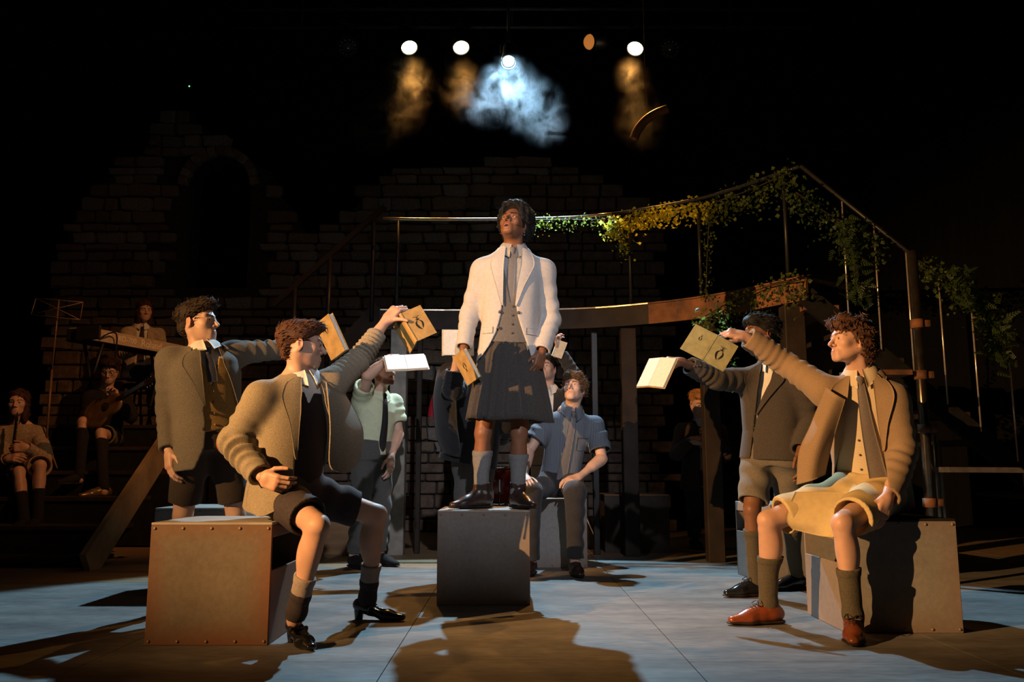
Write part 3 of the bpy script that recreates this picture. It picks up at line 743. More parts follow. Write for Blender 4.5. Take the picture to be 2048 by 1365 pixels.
CRATE_G = crate_mat('grey_sheet_metal', (.19, .18, .165), (.29, .275, .25), (.22, .10, .05), .35)
CRATE_IN = mat('crate_inside', (.05, .04, .03), .9, .3, 8)
CRATE_TOP = mat('crate_lid_paint', (.40, .36, .31), .6, .12, 9, .05, 60)
CRATE_WOOD = mat('plywood_crate', (.30, .17, .08), .6, .25, 3, .05, 60, stretch=(1, 1, 6))
RIVET = mat('rivet', (.34, .22, .14), .45, .2, 60, metal=.3)
CH = .537
def crate(label, x0, x1, y0, y1, slot='+x', m=None, h=CH, rz=0.0, top=None, inside=None, rivets=True):
    m = m or CRATE; cx, cy = (x0 + x1) / 2, (y0 + y1) / 2; hx, hy = (x1 - x0) / 2, (y1 - y0) / 2; t = .012
    r = thing('stage_crate', label, 'crate', (cx, cy, 0), 'rusty cube crates on the stage'); r.rotation_euler = (0, 0, rz)
    def bx(name, c, hh, mm, par=None): p = Part(); p.box(c, hh, None, .003); return p.build(name, mm, par or r)
    bx('lid', (0, 0, h - t / 2), (hx, hy, t / 2), top or CRATE_TOP); bx('base', (0, 0, t / 2 + .001), (hx - t, hy - t, t / 2), inside or CRATE_IN)
    sides = {'-y': ((0, -hy + t / 2), (hx, t / 2)), '+y': ((0, hy - t / 2), (hx, t / 2)), '-x': ((-hx + t / 2, 0), (t / 2, hy - t)), '+x': ((hx - t / 2, 0), (t / 2, hy - t))}
    for k, ((px, py), (sx, sy)) in sides.items():
        if k == slot:
            zt, zb = h - t, h * .60
            bx('side_rail', (px, py, h - t - .028), (sx, sy, .028), m); bx('side_panel', (px, py, zb / 2), (sx, sy, zb / 2), m)
        else: bx('side_panel', (px, py, (h - t) / 2), (sx, sy, (h - t) / 2), m)
    if rivets:
        v, f = lathe_vf([(.0075, 0), (.0065, .003), (.004, .005), (.0008, .0058)], 10, (0, 0, 0), (0, -1, 0)); rm = mesh_from('rivet', v, f, True); rm.materials.append(RIVET)
        for i in range(5):
            for z in (.018, h - .026):
                link('rivet', rm, None, r, (-hx + .018 + (2 * hx - .036) * i / 4, -hy - .0002, z))
    return r
crate('rust brown riveted metal crate nearest the camera, left-hand man sits on it', -1.635, -1.085, 3.96, 4.51)
crate('grey riveted crate in the middle with a man standing on top', -.435, .105, 5.10, 5.64, m=CRATE_G)
crate('crate under the curly-haired seated man in tan blazer', 1.60, 2.16, 4.25, 4.80, '-x', CRATE_G, top=BLACK)
crate('low crate behind the riveted crate, white light along its lid', -2.22, -1.66, 5.42, 5.98, '+x', CRATE_G, top=CRATE_TOP)
crate('crate behind the bearded man in pale green shirt', -1.72, -1.10, 8.0, 8.5, '+x', CRATE_WOOD, rivets=False)
crate('grey crate under the man in striped blue shirt', .04, .60, 6.98, 7.5, '+x', CRATE_G)
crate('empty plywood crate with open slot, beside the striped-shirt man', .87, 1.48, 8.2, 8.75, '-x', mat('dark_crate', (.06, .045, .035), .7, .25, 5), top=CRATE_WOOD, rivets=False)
crate('grey slotted crate behind the standing man in charcoal blazer', 1.72, 2.28, 6.0, 6.6, '-x', CRATE_G, rz=R(8))
# ================================================================== books
BOOK_TAN = mat('tan_book_cloth', (.44, .28, .10), .75, .16, 26, .2, 300); BOOK_GREEN = mat('olive_book_cloth', (.36, .33, .15), .7, .16, 26, .2, 300)
BOOK_BROWN = mat('brown_book_cloth', (.30, .19, .08), .7, .2, 26, .2, 300); INK = mat('black_print_ink', (.01, .009, .008), .7, .2, 60)
PAGES = mat('book_paper', (.80, .76, .66), .85, .06, 60, .15, 500, stretch=(1, 1, 1)); BOOK_CREAM = mat('cream_book_cover', (.62, .55, .42), .7, .12, 30)
PAINT_BAND = mat('dark_green_book_spine', (.05, .055, .03), .7, .2, 30)
def emblem(o, du, dv, n, k, parent, base):
    """insect-like device printed on a cover: two curved wings, a body and feelers"""
    P = Part()
    def pt(a, b): return o + du * a * k + dv * b * k + n * .0006
    def blade(pts, w):
        pts = smooth_path([np.array([a, b, 0.]) for a, b in pts], 5); L = []; Rr = []
        for i, p in enumerate(pts):
            t = norm(pts[min(i + 1, len(pts) - 1)] - pts[max(i - 1, 0)]); m = V(-t[1], t[0], 0); ww = w * math.sin(math.pi * (i + .35) / (len(pts) - .3)); L.append(p + m * ww); Rr.append(p - m * ww)
        v = [pt(p[0], p[1]) for p in L] + [pt(p[0], p[1]) for p in Rr]; m = len(pts)
        P.add(v, [(i, i + 1, m + i + 1, m + i) for i in range(m - 1)])
    blade([(-.1, .35), (-.42, -.1), (-.30, -.7), (-.02, -1.1)], .13); blade([(.1, .35), (.36, -.1), (.26, -.6), (.08, -.95)], .12)
    blade([(-.3, .5), (0, .4), (.3, .52)], .07); blade([(0, .75), (0, .3)], .10)
    for e in (-1, 1): blade([(e * .05, .6), (e * .25, .85), (e * .5, .9)], .035); blade([(e * .02, .65), (e * .1, 1.0)], .035)
    return P.build('emblem', INK, parent, base)
def book_leaf(root, base, a, b, d, n, w, m, pages=.009, nm='cover', pw=.93):
    """one cover (spine edge a-b, reaching out along d) with a block of pages on its inner side n"""
    ax = norm(b - a); L = np.linalg.norm(b - a); c = (a + b) / 2; P = Part(); M = np.stack([d, ax, n], 1)
    P.box(c + d * w / 2, (w / 2, L / 2, .0016), M); co = P.build('cover', m, root, base)
    if pages:
        Q = Part(); Q.box(c + d * (w * pw / 2 + .001) + n * (.0018 + pages / 2), (w * pw / 2, L / 2 - .004, pages / 2), M, .001); Q.build('pages', PAGES, root, base)
    return co
def open_book(label, a, b, dA, dB, w, m, inn=None, pages=(.009, .009), emb=None, band=None, spine_m=None, group='books held by the cast'):
    a, b = np.asarray(a, float), np.asarray(b, float); ax = norm(b - a); dA = norm(dA - ax * np.dot(dA, ax)); dB = norm(dB - ax * np.dot(dB, ax))
    inn = norm(dA + dB) if inn is None else norm(inn); root = thing('book', label, 'book', a, group)
    nA = norm(np.cross(dA, ax)); nA = nA if np.dot(nA, inn) > 0 else -nA; nB = norm(np.cross(dB, ax)); nB = nB if np.dot(nB, inn) > 0 else -nB
    cA = book_leaf(root, a, a, b, dA, nA, w, m, pages[0]); cB = book_leaf(root, a, a, b, dB, nB, w, m, pages[1])
    P = Part(); c = (a + b) / 2; z = norm(np.cross(nA + nB, ax)); P.box(c - norm(nA + nB) * .002, (.008, np.linalg.norm(b - a) / 2, .002), np.stack([z, ax, np.cross(z, ax)], 1), .001); P.build('spine', spine_m or m, root, a)
    L = np.linalg.norm(b - a)
    if emb:
        for which, t, s, k in emb:
            d, n = (dA, nA) if which == 'A' else (dB, nB); emblem(a + ax * L * t + d * w * s - n * .0018, norm(np.cross(n, -ax)) * 1.0, -ax, -n, k, cA if which == 'A' else cB, a)
    if band is not None:
        d, n, t0, t1 = (dA, nA, band[1], band[2]) if band[0] == 'A' else (dB, nB, band[1], band[2]); P = Part(); P.box(c + d * w * (t0 + t1) / 2 - n * .002, (w * (t1 - t0) / 2, L / 2 - .001, .0004), np.stack([d, ax, n], 1)); P.build('cloth_band', PAINT_BAND, cA if band[0] == 'A' else cB, a)
    return root
def closed_book(label, c, ax, wd, n, L, w, t, m, emb=None, group='books held by the cast'):
    """ax along the height, wd from spine to fore-edge, n out of the front cover"""
    c = np.asarray(c, float); ax = norm(ax); wd = norm(wd - ax * np.dot(wd, ax)); n2 = np.cross(ax, wd); n2 = n2 if np.dot(n2, n) > 0 else -n2; n = n2
    root = thing('book', label, 'book', c, group); M = np.stack([wd, ax, n], 1)
    for e in (1, -1): P = Part(); P.box(c + n * e * t / 2, (w / 2, L / 2, .0016), M); P.build('cover', m, root, c)
    P = Part(); P.box(c - wd * w / 2, (.0016, L / 2, t / 2 + .001), M); P.build('spine', m, root, c)
    P = Part(); P.box(c - wd * .002, (w / 2 - .004, L / 2 - .004, t / 2 - .002), M); P.build('pages', PAGES, root, c)
    if emb: emblem(c + n * (t / 2 + .0018) + ax * emb[0], np.cross(ax, n), ax, n, emb[1], root, c)
    return root

# ================================================================== cast
SK_LIGHT = (.56, .33, .235); SK_PALE = (.62, .39, .29); SK_DARK = (.215, .092, .048); SK_BROWN = (.21, .095, .05)
WHITE_SHIRT = mat('white_cotton', (.70, .69, .66), .85, .05, 30, .1, 120)
GREY_SHIRT = mat('grey_cotton_shirt', (.36, .36, .36), .85, .08, 30, .1, 150)
LINEN = mat('pale_linen_blazer', (.52, .505, .495), .9, .06, 60, .12, 350, spec=.15, crease=.3)
GREY_VEST = tweed('grey_waistcoat_wool', (.17, .165, .16)); TIE_GREY = mat('grey_silk_tie', (.16, .15, .155), .55, .1, 90, spec=.4)
KILT_M = mat('charcoal_pleated_wool', (.060, .052, .048), .9, .15, 90, .2, 300, sheen=.1)
SOCK_GREY = mat('grey_knit_sock', (.20, .20, .20), .95, .15, 120, .3, 300); LEATHER = mat('dark_brown_leather', (.050, .028, .022), .32, .3, 22, .06, 90, spec=.5)
def autolap(op, bu, w=.075, top=.985):
    U = [top, .93, .86, .79, .70, .58, bu + .03, bu]; Wd = [.012, w * .72, w, w * 1.02, w * .82, w * .5, w * .14, w * .03]
    uu = [r[0] for r in op][::1]; out = []
    for e in (0, 1):
        xs_ = [r[1 + e] for r in op]; s = -1 if e == 0 else 1; rows = []
        for u, w_ in zip(U, Wd):
            x = np.interp(u, uu, xs_); rows.append((u, x - s * .004, x + s * w_))
        out.append(rows)
    return out
def limb_report(nm, sp):
    for i in (0, 1):
        d = lambda a, b: round(float(np.linalg.norm(np.asarray(a) - np.asarray(b))), 2)
        hip = sp['hip'][i] if 'hip' in sp else sp['pel']
        print('LIMB', nm, 'RL'[i], 'ua', d(sp['sh'][i], sp['el'][i]), 'fa', d(sp['el'][i], sp['wr'][i]), 'th', d(hip, sp['kn'][i]), 'sh', d(sp['kn'][i], sp['an'][i]), 'L', d(sp['pel'], sp['neck']))

# ---------------------------------------------------------------- the man standing on the middle crate
Y = 5.34
sp = dict(skin=SK_DARK, pel=W(1019, 703, Y), neck=W(1027, 500, Y), head=W(1027, 450, Y - .06), hf=(-.36, -.86, .36),
          sh=(W(966, 541, Y), W(1089, 541, Y)), el=(W(938, 632, Y + .03), W(1103, 640, Y + .03)), wr=(W(927, 700, Y - .08), W(1083, 706, Y - .10)),
          kn=(W(966, 868, Y - .03), W(1038, 868, Y - .03)), an=(W(962, 985, Y), W(1036, 984, Y)))
limb_report('p1', sp)
p = Person('man in pale blazer and pleated kilt standing on the middle crate', V(sp['pel'][0], Y, CH), sp)
p.core(slim=.012, legs=True); p.head(mouth=1.0, lips=(.34, .14, .11), brow=(.012, .008, .006), gaze=(-.44, -.84, .34), nose=1.5)
h0 = p.hand(0, (-.05, -.15, -1), (.45, -.85, 0), curl=(25, 38, 25), thumb=((.5, .75, .35), (.2, .95, .3), (.1, .95, .3)))
h1 = p.hand(1, (-.28, -.10, -1), (-.7, -.7, 0), curl=(32, 45, 30), thumb=((.6, .7, .35), (.2, .9, .45), (0, .9, .5)))
p.body_done()
p.hair([((0, -.036, .066), (.118, .124, .108)), ((.0, -.066, .01), (.112, .085, .105)), ((0, .005, .105), (.098, .090, .062))], [((0, .108, -.014), (.076, .100, .126)), ((.088, .03, -.06), (.03, .05, .05)), ((-.088, .03, -.06), (.03, .05, .05))], (.010, .009, .008), (.006, 110), 2200, .014, (0, -.2, .1), 1.6, .0048, tr=.0030, col2=(.020, .018, .017), nw=1.0)
shirt = p.shirt(GREY_SHIRT, lo=-.10, off=.006); p.collar(GREY_SHIRT, .063, .044, parent=shirt, spread=.32, point=.045)
vs = p.vest(GREY_VEST, bot=.06, vneck=(.42, .8), off=.020, width=.09)
for k in range(4):
    q = p.proj(p.S_vest, .012, (.40 - .085 * k) * p.L, .003); v, f = lathe_vf([(.007, 0), (.0065, .003), (.001, .004)], 10, q, p.F); p.part('button', v, f, BUTTON, vs)
t = p.tie(TIE_GREY, p.S_shirt, [(-.004, .94), (-.006, .85), (-.010, .7), (-.014, .55), (-.016, .36)], [.014, .021, .026, .029, .030], .009, parent=shirt, thick=.006)
op = [(-.3, -.28, .17), (-.15, -.225, .150), (-.07, -.165, .135), (.02, -.125, .115), (.15, -.085, .080), (.30, -.062, .045), (.42, -.055, .030), (.6, -.058, .036), (.8, -.060, .055), (1.05, -.05, .06)]
jk = p.jacket(LINEN, op, hem=-.165, sl=(.93, .94), lap=autolap(op, .40), amp=.003, fold=(.005, .005), btn=[(-.068, .34), (-.074, .19), (.048, .34)], fcnt=(4, 4))
def pocket(p, S, x, u, w, hgt, m, par, name='pocket_flap'):
    rows = [[p.proj(S, x + w * a, u * p.L - hgt * b, .006) for a in (-.5, 0, .5)] for b in (0, .5, 1)]; v, f = sheet_vf(rows, 6, 6, .005); p.part(name, v, f, m, par)
pocket(p, p.S_jacket, .135, .20, .075, .040, LINEN, jk); pocket(p, p.S_jacket, -.140, .20, .065, .040, LINEN, jk)
def kilt(p, m, top_u, hem_z, r0, r1, pleats=20, amp=.034, base=None, name='kilt'):
    c0 = p.loc(0, 0, top_u); c1 = V(c0[0] - .005, c0[1] - .01, hem_z); n = pleats * 12; rows = 14; v = []; f = []
    for lay in (0, 1):
        for i in range(rows + 1):
            t = i / rows; c = c0 * (1 - t) + c1 * t
            for k in range(n):
                a = 2 * math.pi * k / n; ph = (k / n * pleats + .12 * math.sin(3 * a) + .25 * t * math.sin(2 * a)) % 1.0
                tri = (ph / .78 if ph < .78 else (1 - ph) / .22)
                g = amp * (tri - .5) * min(1, .15 + 1.1 * t) * (1 + .5 * math.sin(5 * a + 1)); e = t ** .9
                ra, rb = r0[0] + (r1[0] - r0[0]) * e + g - lay * .005, r0[1] + (r1[1] - r0[1]) * e + g - lay * .005
                v.append(c + p.X * ra * math.cos(a) - p.F * rb * math.sin(a) + V(0, 0, .006 * math.sin(4 * a) * t))
    m1 = (rows + 1) * n
    for i in range(rows):
        for k in range(n):
            q = (i * n + k, (i + 1) * n + k, (i + 1) * n + (k + 1) % n, i * n + (k + 1) % n); f.append(q); f.append(tuple(m1 + x for x in reversed(q)))
    for k in range(n): f.append((rows * n + k, m1 + rows * n + k, m1 + rows * n + (k + 1) % n, rows * n + (k + 1) % n))
    return p.part(name, np.array(v), np.array(f), m)
kilt(p, KILT_M, .035, W(1019, 843, Y)[2], (.175, .135), (.262, .205))
for i in (0, 1): p.sock(i, SOCK_GREY, .30 if i == 0 else .36, (.061, .047))
p.shoe(0, LEATHER, (-.82, -.57), CH, 'boot'); p.shoe(1, LEATHER, (.42, -.9), CH, 'boot')
sv = Part(); e_ = p.q(.080, -.008, -.045); sv.tube([e_, e_ - V(0, 0, .03)], .0015, 6); v, f = lathe_vf([(.0005, .004), (.004, 0), (.0005, -.004)], 10, e_ - V(0, 0, .032)); sv.add(v, f); sv.build('earring', mat('silver', (.8, .8, .8), .2, .05, 10, metal=1), p.root, p.base, True)
mc = Part(); mc.tube(smooth_path([p.q(.078, .0, -.03), p.q(.066, .045, -.048), p.q(.05, .075, -.058)], 5), .0010, 6); mc.build('microphone', mat('microphone_black', (.02, .015, .012), .5), p.root, p.base, True)
a = h0['q']
closed_book('closed tan book held low by the man on the crate', W(934, 734, Y - .14), W(950, 762, 5) - W(920, 706, 5), V(.62, -.75, .1), V(-.75, -.6, 0), .20, .125, .026, BOOK_TAN, (0, .03))

# ---------------------------------------------------------------- left-hand man standing, arm out over the seated man
TWEED_G = tweed('grey_brown_tweed', (.185, .165, .135)); MUSTARD = mat('mustard_cardigan_knit', (.36, .22, .075), .95, .15, 120, .3, 260); NAVY_TIE = mat('navy_silk_tie', (.05, .055, .09), .5, .2, 90, spec=.4)
SHORT_BROWN = tweed('dark_brown_short_wool', (.055, .042, .034)); DARK_HAIR = (.035, .022, .014)
Y = 4.74
sp = dict(skin=SK_PALE, pel=W(418, 880, Y), neck=W(408, 700, Y), head=W(397, 645, Y), hf=(1, -.16, .10), sh=(W(342, 722, 4.68), W(468, 708, 4.86)), el=(W(334, 815, 4.72), W(556, 700, 5.02)), wr=(W(338, 903, 4.62), W(628, 655, 5.05)),
          kn=(W(366, 1030, 4.74), W(472, 1030, 4.82)), an=(V(-1.87, 4.8, .1), V(-1.52, 4.9, .1)))
limb_report('p2', sp)
p = Person('left-hand man standing in grey tweed blazer over mustard cardigan', V(sp['pel'][0], Y, 0), sp)
p.core(slim=.01); p.head(brow=DARK_HAIR, gaze=(1, -.3, .1), nose=1.2)
p.hand(0, (.15, -.15, -1), (.65, -.75, 0), curl=(18, 28, 20)); p.hand(1, (.9, .05, .12), (.1, -1, -.1), curl=(45, 55, 25), thumb=((.6, .7, .4), (.2, .8, .6), (0, .7, .8)), elbow=sp['el'][1], forearm=.1)
p.body_done()
p.hair([((0, -.026, .045), (.088, .106, .085)), ((0, .030, .095), (.070, .075, .038)), ((0, -.07, -.02), (.070, .045, .06))], [((0, .110, -.055), (.10, .100, .125)), ((.09, .0, -.06), (.04, .06, .05)), ((-.09, .0, -.06), (.04, .06, .05))], DARK_HAIR, (.005, 80), 1100, .038, (0, .5, .35), .35, .0046, stretch=(1, .4, 1), tr=.003, col2=(.07, .045, .03))
shirt = p.shirt(WHITE_SHIRT, lo=-.05); p.collar(WHITE_SHIRT, .062, .044, parent=shirt, spread=.32)
vs = p.vest(MUSTARD, bot=.08, vneck=(.55, .8), off=.014, width=.07, name='cardigan', amp=.006)
for k in range(4):
    q = p.proj(p.S_vest, .008, (.5 - .12 * k) * p.L, .003); v, f = lathe_vf([(.007, 0), (.0065, .003), (.001, .004)], 10, q, p.F); p.part('button', v, f, RIVET, vs)
p.tie(NAVY_TIE, p.S_shirt, [(.0, .94), (.0, .84), (.004, .72), (.006, .60)], [.013, .020, .024, .025], .014, parent=shirt)
op = [(-.5, -.20, .35), (-.3, -.11, .30), (-.1, -.06, .24), (.1, -.045, .19), (.3, -.045, .15), (.5, -.05, .125), (.8, -.055, .075), (1.05, -.045, .06)]
jk = p.jacket(TWEED_G, op, hem=-.32, sl=(.95, .93), lap=autolap(op, .34, .085), amp=.004, fold=(.004, .009), btn=[(-.055, .30), (-.06, .10)])
p.shorts(SHORT_BROWN, (.84, .84), (.100, .088)); p.shoe(0, BLACK, (.3, -.95), 0); p.shoe(1, BLACK, (.6, -.8), 0)
for i in (0, 1): p.sock(i, SOCK_GREY, .5, (.052, .046))
closed_book('tan book held up edge-on behind the auburn-haired man', W(664, 674, 4.97), W(652, 630, 5) - W(686, 706, 5), V(.70, -.65, .15), V(-.65, -.7, .1), .24, .15, .030, BOOK_TAN, (.05, .025))

# ---------------------------------------------------------------- left-hand man seated on the rust crate
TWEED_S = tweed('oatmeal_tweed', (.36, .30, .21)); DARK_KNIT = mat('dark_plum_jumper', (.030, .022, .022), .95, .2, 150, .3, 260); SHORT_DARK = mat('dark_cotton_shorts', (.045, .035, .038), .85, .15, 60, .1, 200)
PATCH = mat('rust_suede_patch', (.33, .085, .03), .95, .15, 60); PATENT = mat('black_patent_leather', (.012, .012, .013), .16, .1, 20, spec=.6); AUBURN = (.085, .036, .018); SOCK_NUDE = mat('pale_ankle_sock', (.34, .28, .24), .95, .1, 120, .2, 300)
sp = dict(skin=SK_LIGHT, pel=W(572, 982, 4.30), neck=W(603, 752, 4.26), head=W(604, 690, 4.22), hf=(.93, .30, -.04), sh=(W(523, 795, 4.12), W(660, 770, 4.34)), el=(W(466, 885, 4.16), W(714, 722, 4.53)), wr=(W(524, 955, 4.02), W(772, 642, 4.64)),
          hip=(W(548, 985, 4.24), W(600, 983, 4.36)), kn=(W(636, 1052, 3.90), W(752, 1030, 4.50)), an=(W(594, 1222, 4.00), W(735, 1196, 4.62)))
limb_report('p3', sp)
p = Person('auburn-haired man in oatmeal blazer seated on the front rust crate', V(sp['pel'][0], 4.3, CH), sp)
p.core(slim=.01, h=.007); p.head(brow=AUBURN, gaze=(1, .3, 0), nose=1.2)
p.hand(0, (.85, -.30, -.28), (.25, -.15, .95), curl=(35, 45, 25), curls=[(25, 40, 25), (35, 45, 25), (42, 48, 28), (48, 50, 30)])
p.hand(1, (.62, .10, .74), (.72, -.55, -.30), curl=(42, 55, 30), thumb=((.8, .5, -.05), (.85, .45, .15), (.85, .3, .3)), elbow=sp['el'][1], forearm=.16)
p.body_done()
p.hair([((0, -.026, .045), (.086, .106, .082)), ((0, .030, .090), (.068, .070, .036)), ((0, -.080, -.02), (.058, .028, .055))], [((0, .110, -.055), (.10, .100, .125)), ((.09, .0, -.07), (.04, .062, .055)), ((-.09, .0, -.07), (.04, .062, .055))], AUBURN, (.004, 90), 1600, .034, (0, .55, .25), .35, .0046, stretch=(1, .4, 1), tr=.0028, col2=(.15, .062, .028))
shirt = p.shirt(WHITE_SHIRT, lo=-.05); p.collar(WHITE_SHIRT, .060, .040, parent=shirt, spread=.35)
p.vest(DARK_KNIT, bot=-.06, vneck=(.76, .8), off=.013, width=.06, name='jumper')
op = [(-.5, -.10, .35), (-.2, -.035, .25), (.0, -.035, .22), (.3, -.045, .17), (.5, -.055, .14), (.8, -.06, .075), (1.05, -.045, .055)]
jk = p.jacket(TWEED_S, op, hem=-.17, sl=(.93, .70), lap=autolap(op, .30, .08), amp=.006, fold=(.018, .015), fcnt=(5, 8), btn=[(-.06, .10)], rad=(.078, .068, .058), seed=7)
d = norm(sp['el'][0] - sp['sh'][0]); e_ = np.asarray(sp['el'][0]); K = Sdf(); out = norm(e_ - (sp['sh'][0] + sp['wr'][0]) / 2); K.ell(e_ + out * .058, (.052, .052, .012), rot=np.stack([norm(np.cross(out, (0, 1, 0))), np.cross(out, norm(np.cross(out, (0, 1, 0)))), out], 1)); p.sdf('elbow_patch', K, .005, PATCH, jk)
def flap(p, rows, m, name, parent, thick=.008): v, f = sheet_vf(rows, 16, 16, thick); return p.part(name, v, f, m, parent)
flap(p, [[W(508, 945, 4.14), W(535, 955, 4.08), W(580, 965, 4.06)], [W(496, 985, 4.12), W(530, 995, 4.05), W(576, 990, 4.03)], [W(494, 1018, 4.11), W(520, 1034, 4.04), W(556, 1020, 4.02)]], TWEED_S, 'jacket_tail', jk)
flap(p, [[W(652, 765, 4.18), W(672, 780, 4.25), W(690, 790, 4.34)], [W(660, 850, 4.12), W(694, 862, 4.21), W(724, 855, 4.34)], [W(658, 920, 4.12), W(692, 932, 4.20), W(722, 908, 4.34)], [W(664, 940, 4.13), W(690, 947, 4.2), W(712, 928, 4.32)]], TWEED_S, 'jacket_front', jk)
p.shorts(SHORT_DARK, (.78, .74), (.105, .092), fold=.008)
for i in (0, 1):
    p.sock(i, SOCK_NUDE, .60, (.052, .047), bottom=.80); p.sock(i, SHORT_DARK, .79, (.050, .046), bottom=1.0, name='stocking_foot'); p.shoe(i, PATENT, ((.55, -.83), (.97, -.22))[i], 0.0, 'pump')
open_book('tan book with black insect device, spread open by the auburn-haired man', W(800, 628, 4.62), W(833, 684, 4.58), W(821, 597, 4.66) - W(797, 626, 4.62), W(777, 644, 4.75) - W(800, 628, 4.62), .125, BOOK_TAN, V(.1, .9, .3), emb=[('A', .48, .55, .044)], band=('B', .25, .6))

# ---------------------------------------------------------------- bearded man in the green shirt
GREEN_SHIRT = mat('pale_green_cotton', (.58, .62, .42), .85, .06, 30, .1, 120, crease=.35); TROUSER = tweed('charcoal_trousers', (.045, .043, .045)); BLACK_TIE = mat('black_tie', (.02, .018, .02), .6, .2, 90); GINGER = (.20, .075, .028); GREYTR = tweed('grey_trousers', (.11, .105, .10))
sp = dict(skin=SK_PALE, pel=W(744, 905, 7.0), neck=W(757, 788, 7.0), head=W(768, 745, 6.93), hf=(.72, -.66, .12), sh=(W(722, 803, 6.92), W(788, 806, 7.12)), el=(W(735, 752, 6.68), W(797, 868, 7.1)), wr=(W(778, 716, 6.66), W(782, 915, 6.95)),
          kn=(W(722, 1010, 6.95), W(764, 1010, 7.05)), an=(V(-1.26, 7.0, .1), V(-1.08, 7.15, .1)))
limb_report('p4', sp)
p = Person('bearded man in pale green shirt hiding his eyes behind an open book', V(sp['pel'][0], 7.0, 0), sp)
p.core(slim=.01, h=.009); p.head(h=.0048, beard=GINGER, brow=GINGER)
p.hand(0, (.62, -.70, .05), (.7, .6, .1), curl=(40, 55, 30), elbow=sp['el'][0], forearm=.3, h=.0045); p.hand(1, (0, -.2, -1), (-.5, -.8, 0), h=.0045, elbow=sp['el'][1], forearm=.3)
p.body_done()
p.hair([((0, -.026, .045), (.086, .104, .082)), ((0, .02, .085), (.068, .07, .036))], [((0, .110, -.055), (.10, .100, .125)), ((.09, .0, -.06), (.04, .06, .05)), ((-.09, .0, -.06), (.04, .06, .05))], (.09, .04, .02), (.004, 80), 500, .03, (0, .5, .3), .4, .006)
shirt = p.shirt(GREEN_SHIRT, (.62, .62), lo=-.02, amp=.005, r=(.072, .08)); p.collar(GREEN_SHIRT, .062, .042, parent=shirt)
p.tie(BLACK_TIE, p.S_shirt, [(0, .94), (.0, .8), (.01, .5), (.012, .2), (.012, .08), (.012, .03)], [.014, .022, .028, .032, .022, .002], .012, parent=shirt)
p.trousers(GREYTR); p.shoe(0, BLACK, (.5, -.85), 0); p.shoe(1, BLACK, (.8, -.6), 0)
open_book('white-paged book open in the hand of the bearded man', W(808, 713, 6.60), W(816, 742, 6.42), W(768, 724, 6.50) - W(808, 713, 6.60), W(846, 716, 6.6) - W(808, 713, 6.60), .165, BOOK_CREAM, V(.05, -.75, .66), pages=(.014, .014))

# ---------------------------------------------------------------- figure in a dark gown behind the middle crate
GOWN = mat('black_gown_cloth', (.014, .014, .017), .85, .2, 20, .1, 120, sheen=.2); RED_LINING = mat('crimson_gown_lining', (.42, .012, .03), .7, .1, 20)
sp = dict(skin=SK_LIGHT, pel=W(945, 880, 6.3), neck=W(972, 752, 6.3), head=W(990, 706, 6.25), hf=(-.2, -.95, .1), sh=(W(922, 772, 6.25), W(1000, 772, 6.35)), el=(W(905, 782, 5.98), W(1010, 850, 6.35)), wr=(W(914, 716, 5.92), W(1000, 880, 6.5)),
          kn=(W(930, 990, 6.3), W(965, 990, 6.35)), an=(V(-.36, 6.35, .1), V(-.2, 6.45, .1)))
limb_report('p5', sp)
p = Person('person in a black gown with crimson lining behind the middle crate', V(sp['pel'][0], 6.3, 0), sp)
p.core(slim=.01, h=.01); p.head(h=.006, eyes=False); p.hand(0, (.05, -.05, 1), (.6, -.7, .1), curl=(35, 45, 30), elbow=sp['el'][0], forearm=.2, h=.0045); p.body_done()
p.hair([((0, -.026, .045), (.088, .106, .085))], [((0, .110, -.055), (.10, .100, .125))], DARK_HAIR, (.004, 80), 200, .03, h=.008)
p.trousers(GREYTR, h=.009)
p.jacket(GOWN, [(-.5, -.02, .02), (.5, -.03, .03), (1.05, -.05, .05)], hem=-.38, sl=(.62, .9), h=.009, rad=(.082, .072, .068), fold=(.008, .008))
flap(p, [[W(905, 726, 5.98), W(890, 728, 6.05), W(876, 742, 6.2), W(880, 765, 6.35)], [W(912, 790, 5.95), W(888, 792, 6.02), W(868, 800, 6.2), W(872, 800, 6.4)], [W(915, 850, 6.0), W(896, 860, 6.06), W(874, 870, 6.2), W(878, 860, 6.4)], [W(922, 915, 6.1), W(906, 912, 6.1), W(886, 905, 6.2), W(885, 890, 6.4)]], GOWN, 'gown_sleeve', None, .012)
flap(p, [[W(872, 775, 6.3), W(880, 780, 6.32)], [W(860, 808, 6.28), W(878, 815, 6.3)], [W(856, 832, 6.28), W(872, 838, 6.3)]], RED_LINING, 'gown_lining', None, .008)
open_book('pale book held up beside the jacket of the man on the crate', W(931, 660, 5.84), W(931, 712, 5.86), W(884, 660, 5.80) - W(931, 660, 5.84), V(.3, 1, 0), .165, BOOK_CREAM, V(-.15, -.95, .3), pages=(.012, .006))

